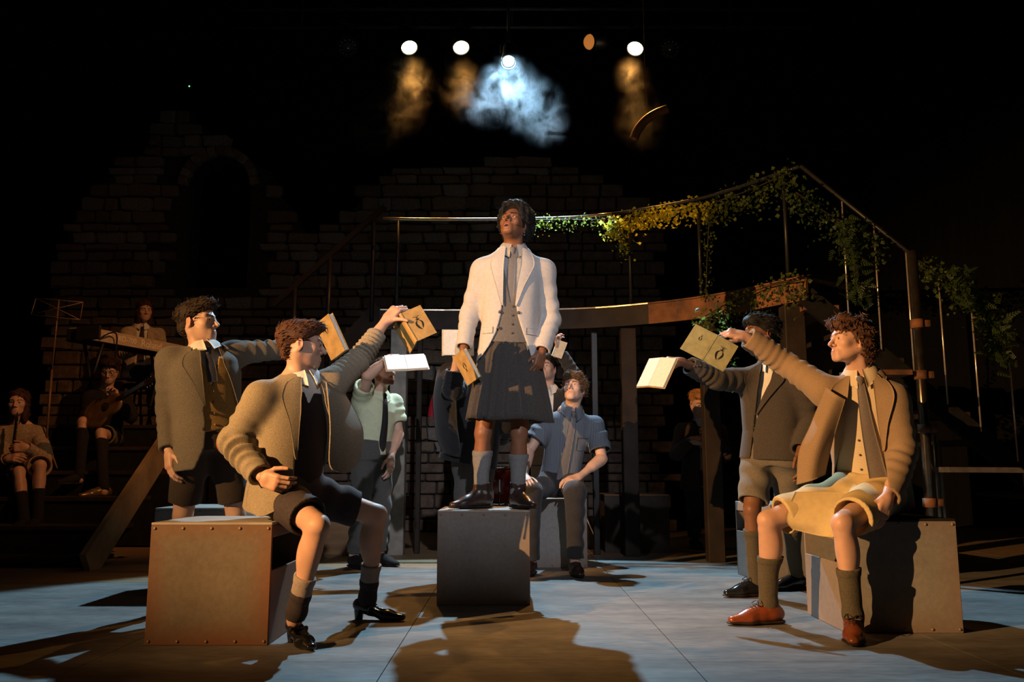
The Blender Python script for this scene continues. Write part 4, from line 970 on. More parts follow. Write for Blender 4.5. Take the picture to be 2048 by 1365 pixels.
# ---------------------------------------------------------------- dark-jacketed figure half hidden behind the man on the crate
sp = dict(skin=SK_LIGHT, pel=W(1098, 905, 7.65), neck=W(1096, 780, 7.65), head=W(1093, 738, 7.6), hf=(-.35, -.9, .22), sh=(W(1062, 797, 7.62), W(1130, 797, 7.62)), el=(W(1055, 860, 7.6), W(1152, 757, 7.42)), wr=(W(1060, 900, 7.5), W(1120, 702, 7.42)),
          kn=(W(1085, 1000, 7.62), W(1115, 1000, 7.62)), an=(V(.25, 7.7, .1), V(.42, 7.75, .1)))
limb_report('p6', sp)
p = Person('dark-jacketed person peering out behind the man on the crate', V(sp['pel'][0], 7.65, 0), sp)
p.core(slim=.01, h=.01); p.head(h=.0055, brow=DARK_HAIR); p.hand(1, (-.25, -.1, 1), (-.6, -.7, 0), curl=(35, 45, 30), h=.0055, elbow=sp['el'][1], forearm=.1); p.body_done()
p.hair([((0, -.026, .045), (.088, .106, .085)), ((0, .03, .09), (.07, .075, .04))], [((0, .110, -.055), (.10, .100, .125))], DARK_HAIR, (.004, 80), 300, .03, (0, .5, .3), .4, h=.007)
CHAR = tweed('charcoal_blazer_wool', (.040, .037, .036)); shirt = p.shirt(WHITE_SHIRT, h=.009); p.collar(WHITE_SHIRT, parent=shirt)
p.jacket(CHAR, [(-.5, -.05, .05), (.5, -.03, .03), (1.05, -.05, .05)], hem=-.2, h=.009, sl=(.95, .9)); p.trousers(TROUSER, h=.01)
open_book('pale book edge-on above the half-hidden person in dark jacket', W(1104, 712, 7.38), W(1116, 680, 7.38), V(.35, .9, .15), V(.6, -.15, .1), .09, BOOK_CREAM, V(.6, .4, 0), pages=(.012, .012))

# ---------------------------------------------------------------- seated man in striped shirt
STRIPE = stripe_mat('blue_pinstripe_cotton', (.095, .112, .138), (.26, .28, .31), 85, 0); BRN_HAIR = (.10, .055, .028)
sp = dict(skin=SK_PALE, pel=W(1120, 965, 6.95), neck=W(1143, 818, 6.82), head=W(1148, 778, 6.74), hf=(-.34, -.86, .28), sh=(W(1093, 845, 6.82), W(1190, 850, 6.88)), el=(W(1056, 905, 6.75), W(1204, 918, 6.78)), wr=(W(1048, 955, 6.58), W(1160, 953, 6.62)),
          hip=(W(1100, 968, 6.95), W(1140, 968, 6.95)), kn=(W(1062, 985, 6.52), W(1150, 985, 6.50)), an=(W(1062, 1125, 6.55), W(1150, 1122, 6.52)))
limb_report('p7', sp)
p = Person('seated man in blue pinstripe short-sleeved shirt looking up', V(sp['pel'][0], 6.95, CH), sp)
p.core(slim=.01, h=.009); p.head(h=.0042, brow=(.10, .06, .035), gaze=(-.45, -.75, .5))
p.hand(1, (-.85, -.35, -.25), (-.1, .7, .3), curl=(15, 25, 20), elbow=sp['el'][1], forearm=.3, h=.004); p.hand(0, (.2, -.8, -.3), (.7, .2, .3), elbow=sp['el'][0], forearm=.3, h=.0045); p.body_done()
p.hair([((0, -.022, .048), (.094, .110, .086)), ((0, .045, .085), (.078, .062, .045)), ((.065, -.03, .0), (.035, .06, .05)), ((-.065, -.03, .0), (.035, .06, .05))], [((0, .118, -.062), (.085, .098, .120)), ((.10, .015, -.05), (.035, .05, .045)), ((-.10, .015, -.05), (.035, .05, .045))], BRN_HAIR, (.005, 75), 1000, .04, (.6, .1, .15), .35, .005, stretch=(.5, 1, 1), tr=.0032, col2=(.20, .12, .06))
shirt = p.shirt(STRIPE, (.62, .78), lo=-.05, amp=.005, r=(.076, .090)); p.collar(STRIPE, .062, .046, parent=shirt, spread=.32, point=.05)
p.tie(TIE_GREY, p.S_shirt, [(.0, .93), (-.004, .8), (-.012, .5), (-.02, .2), (-.026, .04), (-.028, -.03)], [.016, .024, .032, .038, .034, .004], .014, parent=shirt)
pocket(p, p.S_shirt, .10, .66, .09, .10, STRIPE, shirt, 'chest_pocket')
p.trousers(TROUSER, r=(.098, .078, .066)); p.shoe(0, LEATHER, (-.2, -.95), 0); p.shoe(1, LEATHER, (.1, -.99), 0)

# ---------------------------------------------------------------- right-hand man standing in charcoal blazer
BLAZER_D = tweed('charcoal_brown_blazer', (.085, .072, .064)); SHORT_GREY = tweed('grey_short_wool', (.20, .175, .14)); BLACK_HAIR = (.010, .010, .012); SOCK_OLIVE = mat('olive_knit_sock', (.105, .088, .058), .95, .15, 120, .3, 300)
sp = dict(skin=SK_BROWN, pel=W(1545, 908, 5.45), neck=W(1545, 728, 5.42), head=W(1520, 668, 5.38), hf=(-.95, -.28, .04), sh=(W(1503, 762, 5.45), W(1598, 755, 5.30)), el=(W(1430, 758, 5.32), W(1622, 845, 5.34)), wr=(W(1364, 724, 5.22), W(1600, 905, 5.2)),
          kn=(W(1504, 1020, 5.36), W(1580, 1020, 5.5)), an=(W(1512, 1163, 5.45), V(1.85, 5.75, .1)))
limb_report('p8', sp)
p = Person('right-hand man standing in charcoal blazer and grey shorts', V(sp['pel'][0], 5.45, 0), sp)
p.core(slim=.01); p.head(h=.0042, brow=BLACK_HAIR, nose=1.3); p.hand(0, (-.9, -.12, .10), (-.1, -.8, -.3), curl=(50, 55, 25), thumb=((.5, .7, .5), (.2, .8, .6), (0, .7, .8)), elbow=sp['el'][0], forearm=.16); p.hand(1, (0, -.2, -1), (-.5, -.8, 0), h=.005); p.body_done()
p.hair([((0, -.030, .048), (.090, .112, .086)), ((0, .045, .075), (.072, .062, .050)), ((0, -.085, .0), (.068, .045, .07))], [((0, .118, -.060), (.095, .095, .118)), ((.09, .01, -.055), (.04, .055, .05)), ((-.09, .01, -.055), (.04, .055, .05))], BLACK_HAIR, (.004, 70), 900, .045, (0, -.5, -.1), .35, .005, stretch=(1, .5, 1), tr=.003, col2=(.03, .03, .034))
shirt = p.shirt(WHITE_SHIRT, h=.008, lo=.05); p.collar(WHITE_SHIRT, .062, .042, parent=shirt)
op = [(-.5, -.13, -.05), (-.2, -.12, -.08), (.0, -.10, -.085), (.2, -.09, -.086), (.5, -.07, -.05), (.8, -.05, .03), (1.05, -.045, .05)]
jk = p.jacket(BLAZER_D, op, hem=-.06, sl=(.80, .95), lap=autolap(op, .42, .07), fold=(.006, .008), rad=(.078, .068, .064))
for k in range(3): v, f = lathe_vf([(.006, 0), (.0055, .003), (.001, .004)], 10, np.asarray(sp['wr'][0]) * .7 + np.asarray(sp['el'][0]) * .3 + V(.02 * k, -.062, -.005 + .003 * k), (0, -1, 0)); p.part('button', v, f, BUTTON, jk)
p.shorts(SHORT_GREY, (.86, .86), (.105, .094), fold=.009)
for i in (0, 1): p.sock(i, SOCK_OLIVE, .28, (.056, .045))
p.shoe(0, PATENT, (-.96, -.25), 0, 'oxford', lace=BLACK); p.shoe(1, PATENT, (-.9, -.4), 0, 'oxford')
open_book('book hanging open with white pages lit, in the hand of the charcoal-blazered man', W(1325, 716, 5.20), W(1298, 775, 5.16), W(1306, 712, 5.3) - W(1325, 716, 5.20), W(1352, 718, 5.12) - W(1325, 716, 5.20), .125, BOOK_TAN, V(-.1, -.95, .1), pages=(.010, .012))

# ---------------------------------------------------------------- right-hand man seated in tan blazer
TAN = tweed('tan_blazer_wool', (.34, .235, .145), .12); CREAM = mat('cream_cotton_shorts', (.60, .46, .23), .85, .07, 30, .1, 160, crease=.35); CREAM_SHIRT = stripe_mat('cream_fine_check_shirt', (.62, .52, .36), (.50, .40, .26), 160, 2, w=.4)
CURL = (.105, .048, .026); TAN_LEATHER = mat('tan_brown_leather', (.25, .062, .022), .30, .22, 26, .06, 120, spec=.5); TIE_BROWN = mat('grey_brown_tie', (.15, .125, .115), .6, .1, 120)
sp = dict(skin=SK_LIGHT, pel=W(1742, 985, 4.55), neck=W(1722, 748, 4.50), head=W(1699, 682, 4.44), hf=(-.97, -.22, .06), sh=(W(1650, 780, 4.54), W(1782, 800, 4.42)), el=(W(1572, 728, 4.70), W(1808, 905, 4.38)), wr=(W(1490, 673, 4.68), W(1774, 998, 4.16)),
          hip=(W(1705, 985, 4.52), W(1768, 990, 4.46)), kn=(W(1537, 1042, 4.42), W(1686, 1048, 4.08)), an=(W(1537, 1206, 4.50), W(1706, 1230, 4.12)))
limb_report('p9', sp)
p = Person('curly-haired man in tan blazer and cream shorts seated on the right', V(sp['pel'][0], 4.55, CH), sp)
p.core(slim=.01, h=.007); p.head(brow=CURL, gaze=(-1, -.15, .05), nose=1.3, lips=(.42, .18, .13))
p.hand(0, (-.92, .05, .22), (-.25, -.75, -.55), curl=(35, 40, 25), thumb=((.7, .6, .1), (.5, .85, .1), (.3, .9, .1)), elbow=sp['el'][0], forearm=.12)
p.hand(1, (-.42, -.10, -.88), (-.8, -.35, .35), curl=(20, 28, 20), curls=[(25, 30, 20), (18, 25, 20), (15, 22, 18), (12, 20, 18)], thumb=((.7, .6, .2), (.45, .85, .2), (.3, .9, .2)), elbow=sp['el'][1], forearm=.1)
p.body_done()
p.hair([((0, -.030, .050), (.096, .115, .090)), ((0, .050, .078), (.075, .055, .052)), ((0, -.085, -.03), (.082, .060, .095)), ((.05, -.05, -.02), (.045, .06, .06)), ((-.05, -.05, -.02), (.045, .06, .06))], [((0, .122, -.060), (.095, .098, .118)), ((.088, .022, -.062), (.042, .052, .05)), ((-.088, .022, -.062), (.042, .052, .05))], CURL, (.010, 75), 1700, .030, (0, .1, -.25), .95, .0048, tr=.0038, col2=(.05, .022, .012))
shirt = p.shirt(CREAM_SHIRT, lo=-.02, off=.008); p.collar(CREAM_SHIRT, .063, .048, parent=shirt, spread=.32, point=.045)
for k in range(4): q = p.proj(p.S_shirt, -.035, (.45 - .12 * k) * p.L, .003); v, f = lathe_vf([(.006, 0), (.0055, .0025), (.001, .003)], 10, q, p.F); p.part('button', v, f, BUTTON, shirt)
p.tie(TIE_BROWN, p.S_shirt, [(-.005, .93), (0, .8), (.012, .55), (.03, .3), (.05, .05), (.06, -.06), (.062, -.10)], [.015, .022, .030, .038, .044, .034, .003], .016, parent=shirt)
op = [(-.5, -.30, .10), (-.2, -.25, .095), (.0, -.20, .09), (.2, -.165, .085), (.4, -.13, .075), (.6, -.10, .066), (.8, -.075, .062), (1.05, -.05, .055)]
jk = p.jacket(TAN, op, hem=-.13, sl=(.93, .97), lap=autolap(op, .36, .085), amp=.005, fold=(.010, .012), fcnt=(6, 5), rad=(.078, .066, .060), seed=11)
flap(p, [[W(1652, 775, 4.42), W(1672, 790, 4.36), W(1690, 800, 4.36)], [W(1622, 850, 4.40), W(1645, 860, 4.33), W(1668, 870, 4.36)], [W(1598, 905, 4.40), W(1630, 915, 4.34), W(1655, 925, 4.40)], [W(1594, 970, 4.42), W(1622, 962, 4.36), W(1650, 950, 4.40)]], TAN, 'jacket_front', jk)
def legs_web(p, rows, m): return flap(p, rows, m, 'shorts_panel', None, .01)
p.shorts(CREAM, (.84, .80), (.108, .098), fold=.006)
legs_web(p, [[W(1590, 985, 4.38), W(1650, 985, 4.36), W(1705, 990, 4.34)], [W(1572, 1035, 4.36), W(1640, 1040, 4.30), W(1690, 1030, 4.25)], [W(1585, 1058, 4.38), W(1640, 1072, 4.31), W(1668, 1078, 4.20)]], CREAM)
for i in (0, 1): p.sock(i, SOCK_OLIVE, .44 if i == 0 else .50, (.056, .046))
p.shoe(0, TAN_LEATHER, (-.98, -.18), 0, 'oxford', lace=LEATHER); p.shoe(1, TAN_LEATHER, (-.38, -.92), 0, 'oxford', lace=LEATHER)
open_book('olive green book with black insect device raised by the curly-haired man', W(1434, 670, 4.62), W(1403, 720, 4.58), W(1470, 690, 4.60) - W(1434, 670, 4.62), W(1426, 632, 4.66) - W(1432, 671, 4.62), .13, BOOK_GREEN, V(.2, .8, .5), emb=[('A', .5, .52, .044), ('B', .35, .5, .018)])
# ================================================================== the black box around the stage
DRAPE = mat('black_stage_drape', (.006, .006, .006), .95, .3, 2, .2, 12, stretch=(8, 8, .4))
def slab(name, c, h, m): P = Part(); P.box(c, h); return tag(P.build(name, m), kind='structure')
slab('wall_left', (-8.6, 3.4, 4), (.1, 9.2, 4.2), DRAPE); slab('wall_right', (8.6, 3.4, 4), (.1, 9.2, 4.2), DRAPE)
slab('wall_rear', (0, 12.5, 4), (8.7, .1, 4.2), DRAPE); slab('wall_front', (0, -5.7, 4), (8.7, .1, 4.2), DRAPE); slab('ceiling', (0, 3.4, 8.1), (8.7, 9.2, .1), DRAPE)

# ================================================================== ruined stone wall with arched window
STONE = [mat('rubble_stone_%s' % n, c, .95, .25, 14, .6, 30) for n, c in (('brown', (.23, .17, .125)), ('grey', (.22, .195, .17)), ('umber', (.17, .12, .09)), ('ash', (.28, .25, .22)))]
MORTAR = mat('dark_mortar', (.05, .042, .036), .95, .3, 20, .4, 60)
WY = 10.9
prof_top = [(-5.95, 3.2), (-5.75, 4.1), (-5.45, 4.55), (-5.0, 4.95), (-4.6, 5.5), (-4.42, 5.62), (-4.2, 5.45), (-3.85, 5.1), (-3.5, 4.9), (-3.22, 4.75), (-3.2, 4.55), (-2.95, 4.3), (-2.75, 3.95), (-2.62, 3.75), (-2.3, 4.0), (-1.9, 4.45), (-1.55, 4.78), (-1.0, 4.82), (-.3, 4.84), (.4, 4.85), (.9, 4.7), (1.4, 4.5), (1.75, 4.1)]
AX0, AX1, AZ0, AZ1 = -4.27, -3.45, 3.1, 4.88; ACX, AR = (AX0 + AX1) / 2, (AX1 - AX0) / 2
def wtop(x): return float(np.interp(x, [a for a, b in prof_top], [b for a, b in prof_top]))
def in_arch(x, z, m=0.0):
    if z < AZ0 - m or abs(x - ACX) > AR + m: return False
    return z < AZ1 - AR or math.hypot(x - ACX, z - (AZ1 - AR)) < AR + m
core = Part(); dx = .05; x = -5.95
while x < 1.74:
    t = wtop(x + dx / 2) - .08; segs = [(0, t)]; xm = x + dx / 2
    if abs(xm - ACX) < AR: hh = AZ1 - AR + math.sqrt(AR * AR - (xm - ACX) ** 2); segs = [(0, AZ0), (hh, t)]
    for a, b in segs:
        if b > a: core.box((xm, WY + .2, (a + b) / 2), (dx / 2, .2, (b - a) / 2))
    x += dx
wall = tag(core.build('wall_back', MORTAR), kind='structure')
rg = random.Random(5); variants = []
for i in range(10):
    v, f = box_vf((.5, .5, .5), .12); v = v + np.random.RandomState(i).normal(size=v.shape) * .045; me = mesh_from('stone', v, f, False); me.materials.append(STONE[i % 4]); variants.append(me)
stones = []; z = 0.0
while z < 5.7:
    hgt = rg.uniform(.10, .19); x = -5.95 + rg.uniform(-.1, .1)
    while x < 1.8:
        w = rg.uniform(.16, .46); xc, zc_ = x + w / 2, z + hgt / 2
        if zc_ + hgt * .3 < wtop(xc) and not in_arch(xc, zc_, .10) and not (in_arch(x + .02, zc_, .1) or in_arch(x + w - .02, zc_, .1)):
            stones.append((xc, zc_, w - .018, hgt - .016, rg.uniform(.0, .05)))
        x += w
    z += hgt
def seen(s):
    x, z = s[0], s[1]; px = 1024 + x / WY * FPX * .97
    return (z > 2.35) * 2 + (z > 1.0 and x < -2.4) * 1 + (1.0 < z < 2.3 and -1.2 < x < -.6) * 3 - (x > .3) * 1.5 + s[2] * s[3] * 4
stones.sort(key=seen, reverse=True)
for i, (xc, zc_, w, hgt, pr) in enumerate(stones[:286]):
    o = link('stone', variants[rg.randrange(10)], None, wall, (xc, WY - pr * .5, zc_)); o.scale = (w, .10 + pr, hgt); o.rotation_euler = (0, rg.uniform(-.03, .03), 0)
R_ = Part()
for (xc, zc_, w, hgt, pr) in stones[286:]:
    v, f = box_vf((w / 2, (.10 + pr) / 2, hgt / 2), .014); R_.add(v + V(xc, WY - pr * .5, zc_), f)
tag(R_.build('rubble_courses', STONE[2], wall), kind='stuff')
for k in range(13):        # voussoirs round the arch head
    a = math.pi * (k + .5) / 13; v, f = box_vf((.06, .075, .055), .012); ca, sa = math.cos(a), math.sin(a); M = np.array([[ca, 0, -sa], [0, 1, 0], [sa, 0, ca]])
    P = Part(); P.add(v @ M.T + V(ACX + (AR + .06) * ca, WY - .03, AZ1 - AR + (AR + .06) * sa), f); P.build('arch_stone', STONE[k % 4], wall)

# ================================================================== bridge, posts, rails
TIMBER = mat('dark_stained_timber', (.030, .019, .012), .7, .3, 5, .2, 40, stretch=(1, 1, 1)); RUST = mat('rusted_steel_plate', (.22, .085, .03), .75, .4, 9, .3, 40, color2=(.07, .035, .02)); STEEL = mat('worn_steel_pipe', (.16, .13, .10), .25, .2, 20, metal=.9)
BLACKM = mat('black_painted_steel', (.015, .014, .013), .4, .2, 20); RAIL_M = mat('polished_rail_tube', (.62, .52, .40), .25, .1, 20, metal=.7)
DZ = 2.26
edge = smooth_path([V(-1.25, 8.0, DZ), V(-.4, 8.02, DZ), V(.6, 7.95, DZ), V(1.25, 7.68, DZ), V(1.8, 7.25, DZ), V(2.3, 6.55, DZ)], 4)
br = thing('stage_bridge', 'curved timber bridge crossing behind the cast', 'bridge', (0, 8, 0))
for i in range(len(edge) - 1):
    a, b = edge[i], edge[i + 1]; t = norm(b - a); n = norm(V(-t[1], t[0], 0)); n = n if n[1] > 0 else -n
    rust = a[0] > 1.2
    P = Part(); P.bar(a - V(0, 0, .09) - t * .004, b - V(0, 0, .09) + t * .004, .03, .18); P.build('fascia_plate' if rust else 'fascia_board', RUST if rust else TIMBER, br, (0, 8, 0))
    P = Part(); P.add([a + V(0, 0, .002), b + V(0, 0, .002), b + n * .9 + V(0, 0, .002), a + n * .9 + V(0, 0, .002), a - V(0, 0, .04), b - V(0, 0, .04), b + n * .9 - V(0, 0, .04), a + n * .9 - V(0, 0, .04)], [(0, 1, 2, 3), (7, 6, 5, 4), (0, 4, 5, 1), (1, 5, 6, 2), (2, 6, 7, 3), (3, 7, 4, 0)]); P.build('deck_board', TIMBER, br, (0, 8, 0))
    P = Part(); P.bar(a + V(0, 0, .008) - n * .02, b + V(0, 0, .008) - n * .02, .02, .012); P.build('deck_nosing', RAIL_M if not rust else RUST, br, (0, 8, 0))
GREYPOST = mat('grey_limewashed_post', (.30, .275, .24), .85, .2, 10, .2, 40)
for (x, y, w, m) in ((-1.06, 8.0, .15, GREYPOST), (-.88, 8.12, .05, TIMBER), (.78, 8.05, .06, BLACKM), (1.08, 7.9, .14, TIMBER), (1.72, 7.42, .14, TIMBER), (2.24, 6.75, .16, TIMBER), (-.55, 8.7, .12, TIMBER)):
    P = Part(); P.box((x, y, (DZ - .19) / 2), (w / 2, w / 2, (DZ - .19) / 2), None, .006); P.build('post', m, br, (0, 8, 0))
rail_z = DZ + .91
for seg, mm in ((edge[:11], RAIL_M), (edge[10:], BLACKM)): P = Part(); P.tube([p + V(0, .02, .91) for p in seg], .017, 10); P.build('handrail', mm, br, (0, 8, 0), True)  # dimmer light on the right stretch is put into its dark material
for i in (1, 6, 11, 15, 19):
    if i < len(edge): P = Part(); P.tube([edge[i] + V(0, .02, 0), edge[i] + V(0, .02, .91)], .016, 8); P.build('rail_post', BLACKM, br, (0, 8, 0), True)
# left flight up to the bridge
ls = thing('bridge_stair', 'dark flight of steps with black handrail rising to the bridge', 'stairs', (-2, 8.6, 0))
p0, p1 = W(500, 905, 8.6), W(765, 622, 8.35)
P = Part(); P.bar(p0, p1, .05, .24); P.build('stringer', TIMBER, ls, (-2, 8.6, 0))
for k in range(9):
    c = p0 + (p1 - p0) * (k + .5) / 9; P = Part(); P.box((c[0], c[1] + .42, c[2] + .06), (.15, .38, .018)); P.build('tread', TIMBER, ls, (-2, 8.6, 0))
q0, q1 = W(548, 610, 8.3), W(770, 413, 8.3); P = Part(); P.bar(q0, q1, .045, .05); P.build('handrail', BLACKM, ls, (-2, 8.6, 0))
for x_, ya, yb in ((748, 432, 640), (660, 512, 730), (590, 575, 800)): P = Part(); P.tube([W(x_, ya, 8.3), V(*(W(x_, ya, 8.3)[:2]), W(x_, yb, 8.3)[2])], .022, 8); P.build('rail_post', BLACKM, ls, (-2, 8.6, 0), True)

# right flight coming down towards the wings
rs = thing('side_stair', 'open steel stair with thin balusters going down to the right', 'stairs', (3.2, 6.6, 0))
def rz(x): return 3.17 - .87 * (x - 2.3)
P = Part(); P.tube([V(2.3, 6.55, rz(2.3)), V(4.2, 6.55, rz(4.2))], .016, 8); P.build('handrail', BLACKM, rs, (3.2, 6.6, 0), True)
P = Part(); P.bar(V(2.3, 6.6, rz(2.3) - 1.05), V(4.3, 6.6, rz(4.3) - 1.05), .05, .16); P.build('stringer', BLACKM, rs, (3.2, 6.6, 0))
for k in range(8):
    x = 2.42 + .24 * k; P = Part(); P.box((x, 7.0, rz(x) - 1.04), (.14, .42, .02), None, .004); P.build('tread', TIMBER if k % 3 else RUST, rs, (3.2, 6.6, 0))
for x in (2.62, 2.86, 3.10, 3.34, 3.58, 3.84):
    P = Part(); P.tube([V(x, 6.56, rz(x)), V(x, 6.56, rz(x) - 1.0)], .0075, 6); P.build('baluster', RAIL_M, rs, (3.2, 6.6, 0), True)
P = Part(); P.bar(W(1880, 940, 5.9), W(2036, 941, 5.9), .25, .035); P.build('landing_edge', mat('dull_grey_metal', (.16, .14, .13), .5, .2, 20, metal=.4), rs, (3.2, 6.6, 0))
for xx, yy in ((1868, 870), (1878, 880)): P = Part(); P.tube([W(xx, yy, 6.0), V(*(W(xx, yy, 6.0)[:2]), .02)], .012, 8); P.build('landing_leg', RAIL_M, rs, (3.2, 6.6, 0), True)
pipe_x = W(1838, 700, 5.9)[0]
sc_ = thing('scaffold_pole', 'upright steel scaffold pole beside the stair behind the curly-haired man', 'pole', (pipe_x, 5.9, 0))
P = Part(); P.tube([V(pipe_x, 5.9, 0), V(pipe_x, 5.9, 2.3)], .034, 16); P.build('tube', STEEL, sc_, (pipe_x, 5.9, 0), True)
for z in (.55, 1.05, 1.42, 1.78): P = Part(); P.tube([V(pipe_x, 5.9, z - .03), V(pipe_x, 5.9, z + .03)], .045, 12); P.box((pipe_x + .055, 5.9, z), (.03, .025, .025), None, .004); P.build('clamp', RUST, sc_, (pipe_x, 5.9, 0), True)
P = Part(); P.bar(W(1690, 748, 5.95), W(1812, 748, 5.95), .2, .035); tag(P.build('shelf_plank', RUST), 'rust brown plank end beside the scaffold pole', 'plank')

# ================================================================== foliage on the rails
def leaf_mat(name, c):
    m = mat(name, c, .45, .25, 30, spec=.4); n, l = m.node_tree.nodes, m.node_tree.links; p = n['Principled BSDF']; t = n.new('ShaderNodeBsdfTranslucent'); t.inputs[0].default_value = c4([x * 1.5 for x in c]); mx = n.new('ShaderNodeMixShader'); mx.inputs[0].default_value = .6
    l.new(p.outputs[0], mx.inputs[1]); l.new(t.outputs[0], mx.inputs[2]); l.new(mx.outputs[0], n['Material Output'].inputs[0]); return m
LEAF = [leaf_mat('ivy_leaf_%s' % n, c) for n, c in (('yellow', (.50, .46, .05)), ('green', (.11, .15, .025)), ('fern', (.075, .12, .03)))]  # yellow leaves carry the warm lamp's light in their colour
def garland(label, pts, n, spread, droop, m, size=(.02, .04), fern=False, seed=1):
    r = np.random.RandomState(seed); path = smooth_path(pts, 8); base = path[0]; g = thing('ivy_garland', label, 'garland', base, 'foliage on the rails')
    P = Part(); P.tube(path, .006, 5); P.build('stem', TIMBER, g, base, True); P = Part()
    for k in range(n):
        c = path[r.randint(len(path))] + r.normal(size=3) * spread; c = c - V(0, 0, abs(r.normal()) * droop)
        s = r.uniform(*size); d = norm(r.normal(size=3) + V(0, -.4, -.5 if fern else .2)); n_ = norm(np.cross(d, r.normal(size=3))); b = np.cross(n_, d)
        if fern:
            for j in range(5):
                t = j / 5; w = s * .9 * (1 - t * .7)
                for e in (-1, 1): o = c + d * s * 3 * t; P.add([o, o + b * e * w + d * s * .5 - V(0, 0, .004), o + b * e * w * .8 + d * s * .8, o + d * s * .35], [(0, 1, 2, 3)])
        else: P.add([c, c + d * s * .45 + b * s * .55 + n_ * s * .15, c + d * s * 1.1, c + d * s * .45 - b * s * .55 + n_ * s * .15], [(0, 1, 2), (0, 2, 3)])
    tag(P.build('leaves', m, g, base), kind='stuff'); return g
top = lambda p: p + V(0, -.02, .91)
garland('ivy tinted yellow-green as if lamplit, bunched along the bridge rail', [W(1215, 452, 7.75), W(1270, 436, 7.7), W(1340, 422, 7.55), W(1425, 414, 7.35)], 900, .040, .05, LEAF[0], (.018, .04))
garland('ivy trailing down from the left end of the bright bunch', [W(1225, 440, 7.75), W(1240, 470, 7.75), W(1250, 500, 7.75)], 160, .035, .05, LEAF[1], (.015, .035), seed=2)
garland('sparse ivy on the rail just right of the standing man', [W(1070, 440, 7.95), W(1140, 440, 7.9), W(1210, 440, 7.8)], 220, .03, .05, LEAF[1], (.012, .03), seed=3)
garland('dark ivy over the corner of the bridge rail', [W(1430, 405, 7.3), W(1500, 380, 7.0), W(1580, 345, 6.6)], 420, .05, .10, LEAF[1], (.02, .04), seed=4)
garland('dim ivy on the upper stretch of the stair rail', [W(1592, 385, 6.5), W(1660, 430, 6.5), W(1760, 485, 6.5)], 500, .045, .09, LEAF[2], (.015, .035), seed=5)
garland('fern frond hanging below the upper stair rail', [W(1690, 455, 6.45), W(1705, 500, 6.45), W(1712, 590, 6.45)], 120, .045, .03, LEAF[2], (.022, .035), True, 6)
garland('ivy on the lower stretch of the stair rail', [W(1845, 528, 6.5), W(1900, 560, 6.5), W(1960, 610, 6.5), W(2010, 670, 6.5)], 700, .045, .06, LEAF[1], (.015, .035), seed=7)
garland('fern bunch in the middle of the lower stair rail', [W(1905, 545, 6.45), W(1930, 570, 6.45), W(1940, 590, 6.45)], 90, .04, .03, LEAF[2], (.022, .035), True, 8)
garland('fern bunch hanging at the foot of the stair rail', [W(1975, 625, 6.45), W(1990, 660, 6.45), W(1998, 710, 6.45)], 130, .045, .03, LEAF[2], (.022, .035), True, 9)
garland('ivy creeping over the rusted end of the bridge', [W(1400, 640, 7.2), W(1450, 610, 7.1), W(1530, 575, 6.8), W(1600, 560, 6.5)], 420, .05, .09, LEAF[1], (.018, .04), seed=10)
garland('withered ivy running down the post under the rusted bridge end', [W(1445, 620, 6.9), W(1460, 700, 6.9), W(1470, 760, 6.9)], 120, .03, .03, LEAF[1], (.012, .03), seed=11)
garland('thin trailing ivy hanging in the dark below the bridge rail', [W(1420, 420, 7.3), W(1415, 500, 7.3), W(1412, 590, 7.3)], 160, .03, .03, LEAF[1], (.012, .03), seed=12)

# ================================================================== left steps
st = thing('wide_steps', 'wide dark wooden steps the musicians sit on', 'steps', (-4.6, 7, 0)); SB = (-4.6, 7, 0)
STEPM = mat('dark_stage_step', (.05, .036, .026), .6, .3, 6, .1, 60); STRING = mat('brown_stringer_board', (.40, .28, .15), .7, .25, 4, .2, 60)
for k in range(6):
    z, y0 = .075 + .228 * k, 6.95 + .34 * k
    P = Part(); P.box((-4.95, (y0 + 10.75) / 2 if k == 5 else y0 + .20, z - .018), (1.62, (10.75 - y0) / 2 if k == 5 else .2, .018), None, .003); P.build('tread', STEPM, st, SB)
    if k: P = Part(); P.box((-4.95, y0 + .03, z - .13), (1.6, .012, .095)); P.build('riser', BLACK, st, SB)
P = Part(); P.bar(V(-3.28, 6.78, .02), V(-3.28, 8.75, 1.42), .26, .05, (1, 0, 0)); P.build('stringer', STRING, st, SB)
P = Part(); P.bar(V(-3.31, 6.80, .15), V(-3.31, 8.72, 1.51), .012, .012, (1, 0, 0)); P.build('edge_strip', STEPM, st, SB)
P = Part(); P.box((-4.95, 9.75, .6), (1.6, 1.0, .58)); P.build('platform_front', BLACK, st, SB)
P = Part(); P.box(WZ(212, 1113, .012), (.14, .08, .006), None, .002); P.box(WZ(228, 1112, .02) + V(0, .02, 0), (.10, .06, .003)); tag(P.build('loose_papers', mat('stage_paper', (.42, .36, .28), .8)), 'loose papers lying on the floor by the foot of the steps', 'papers')

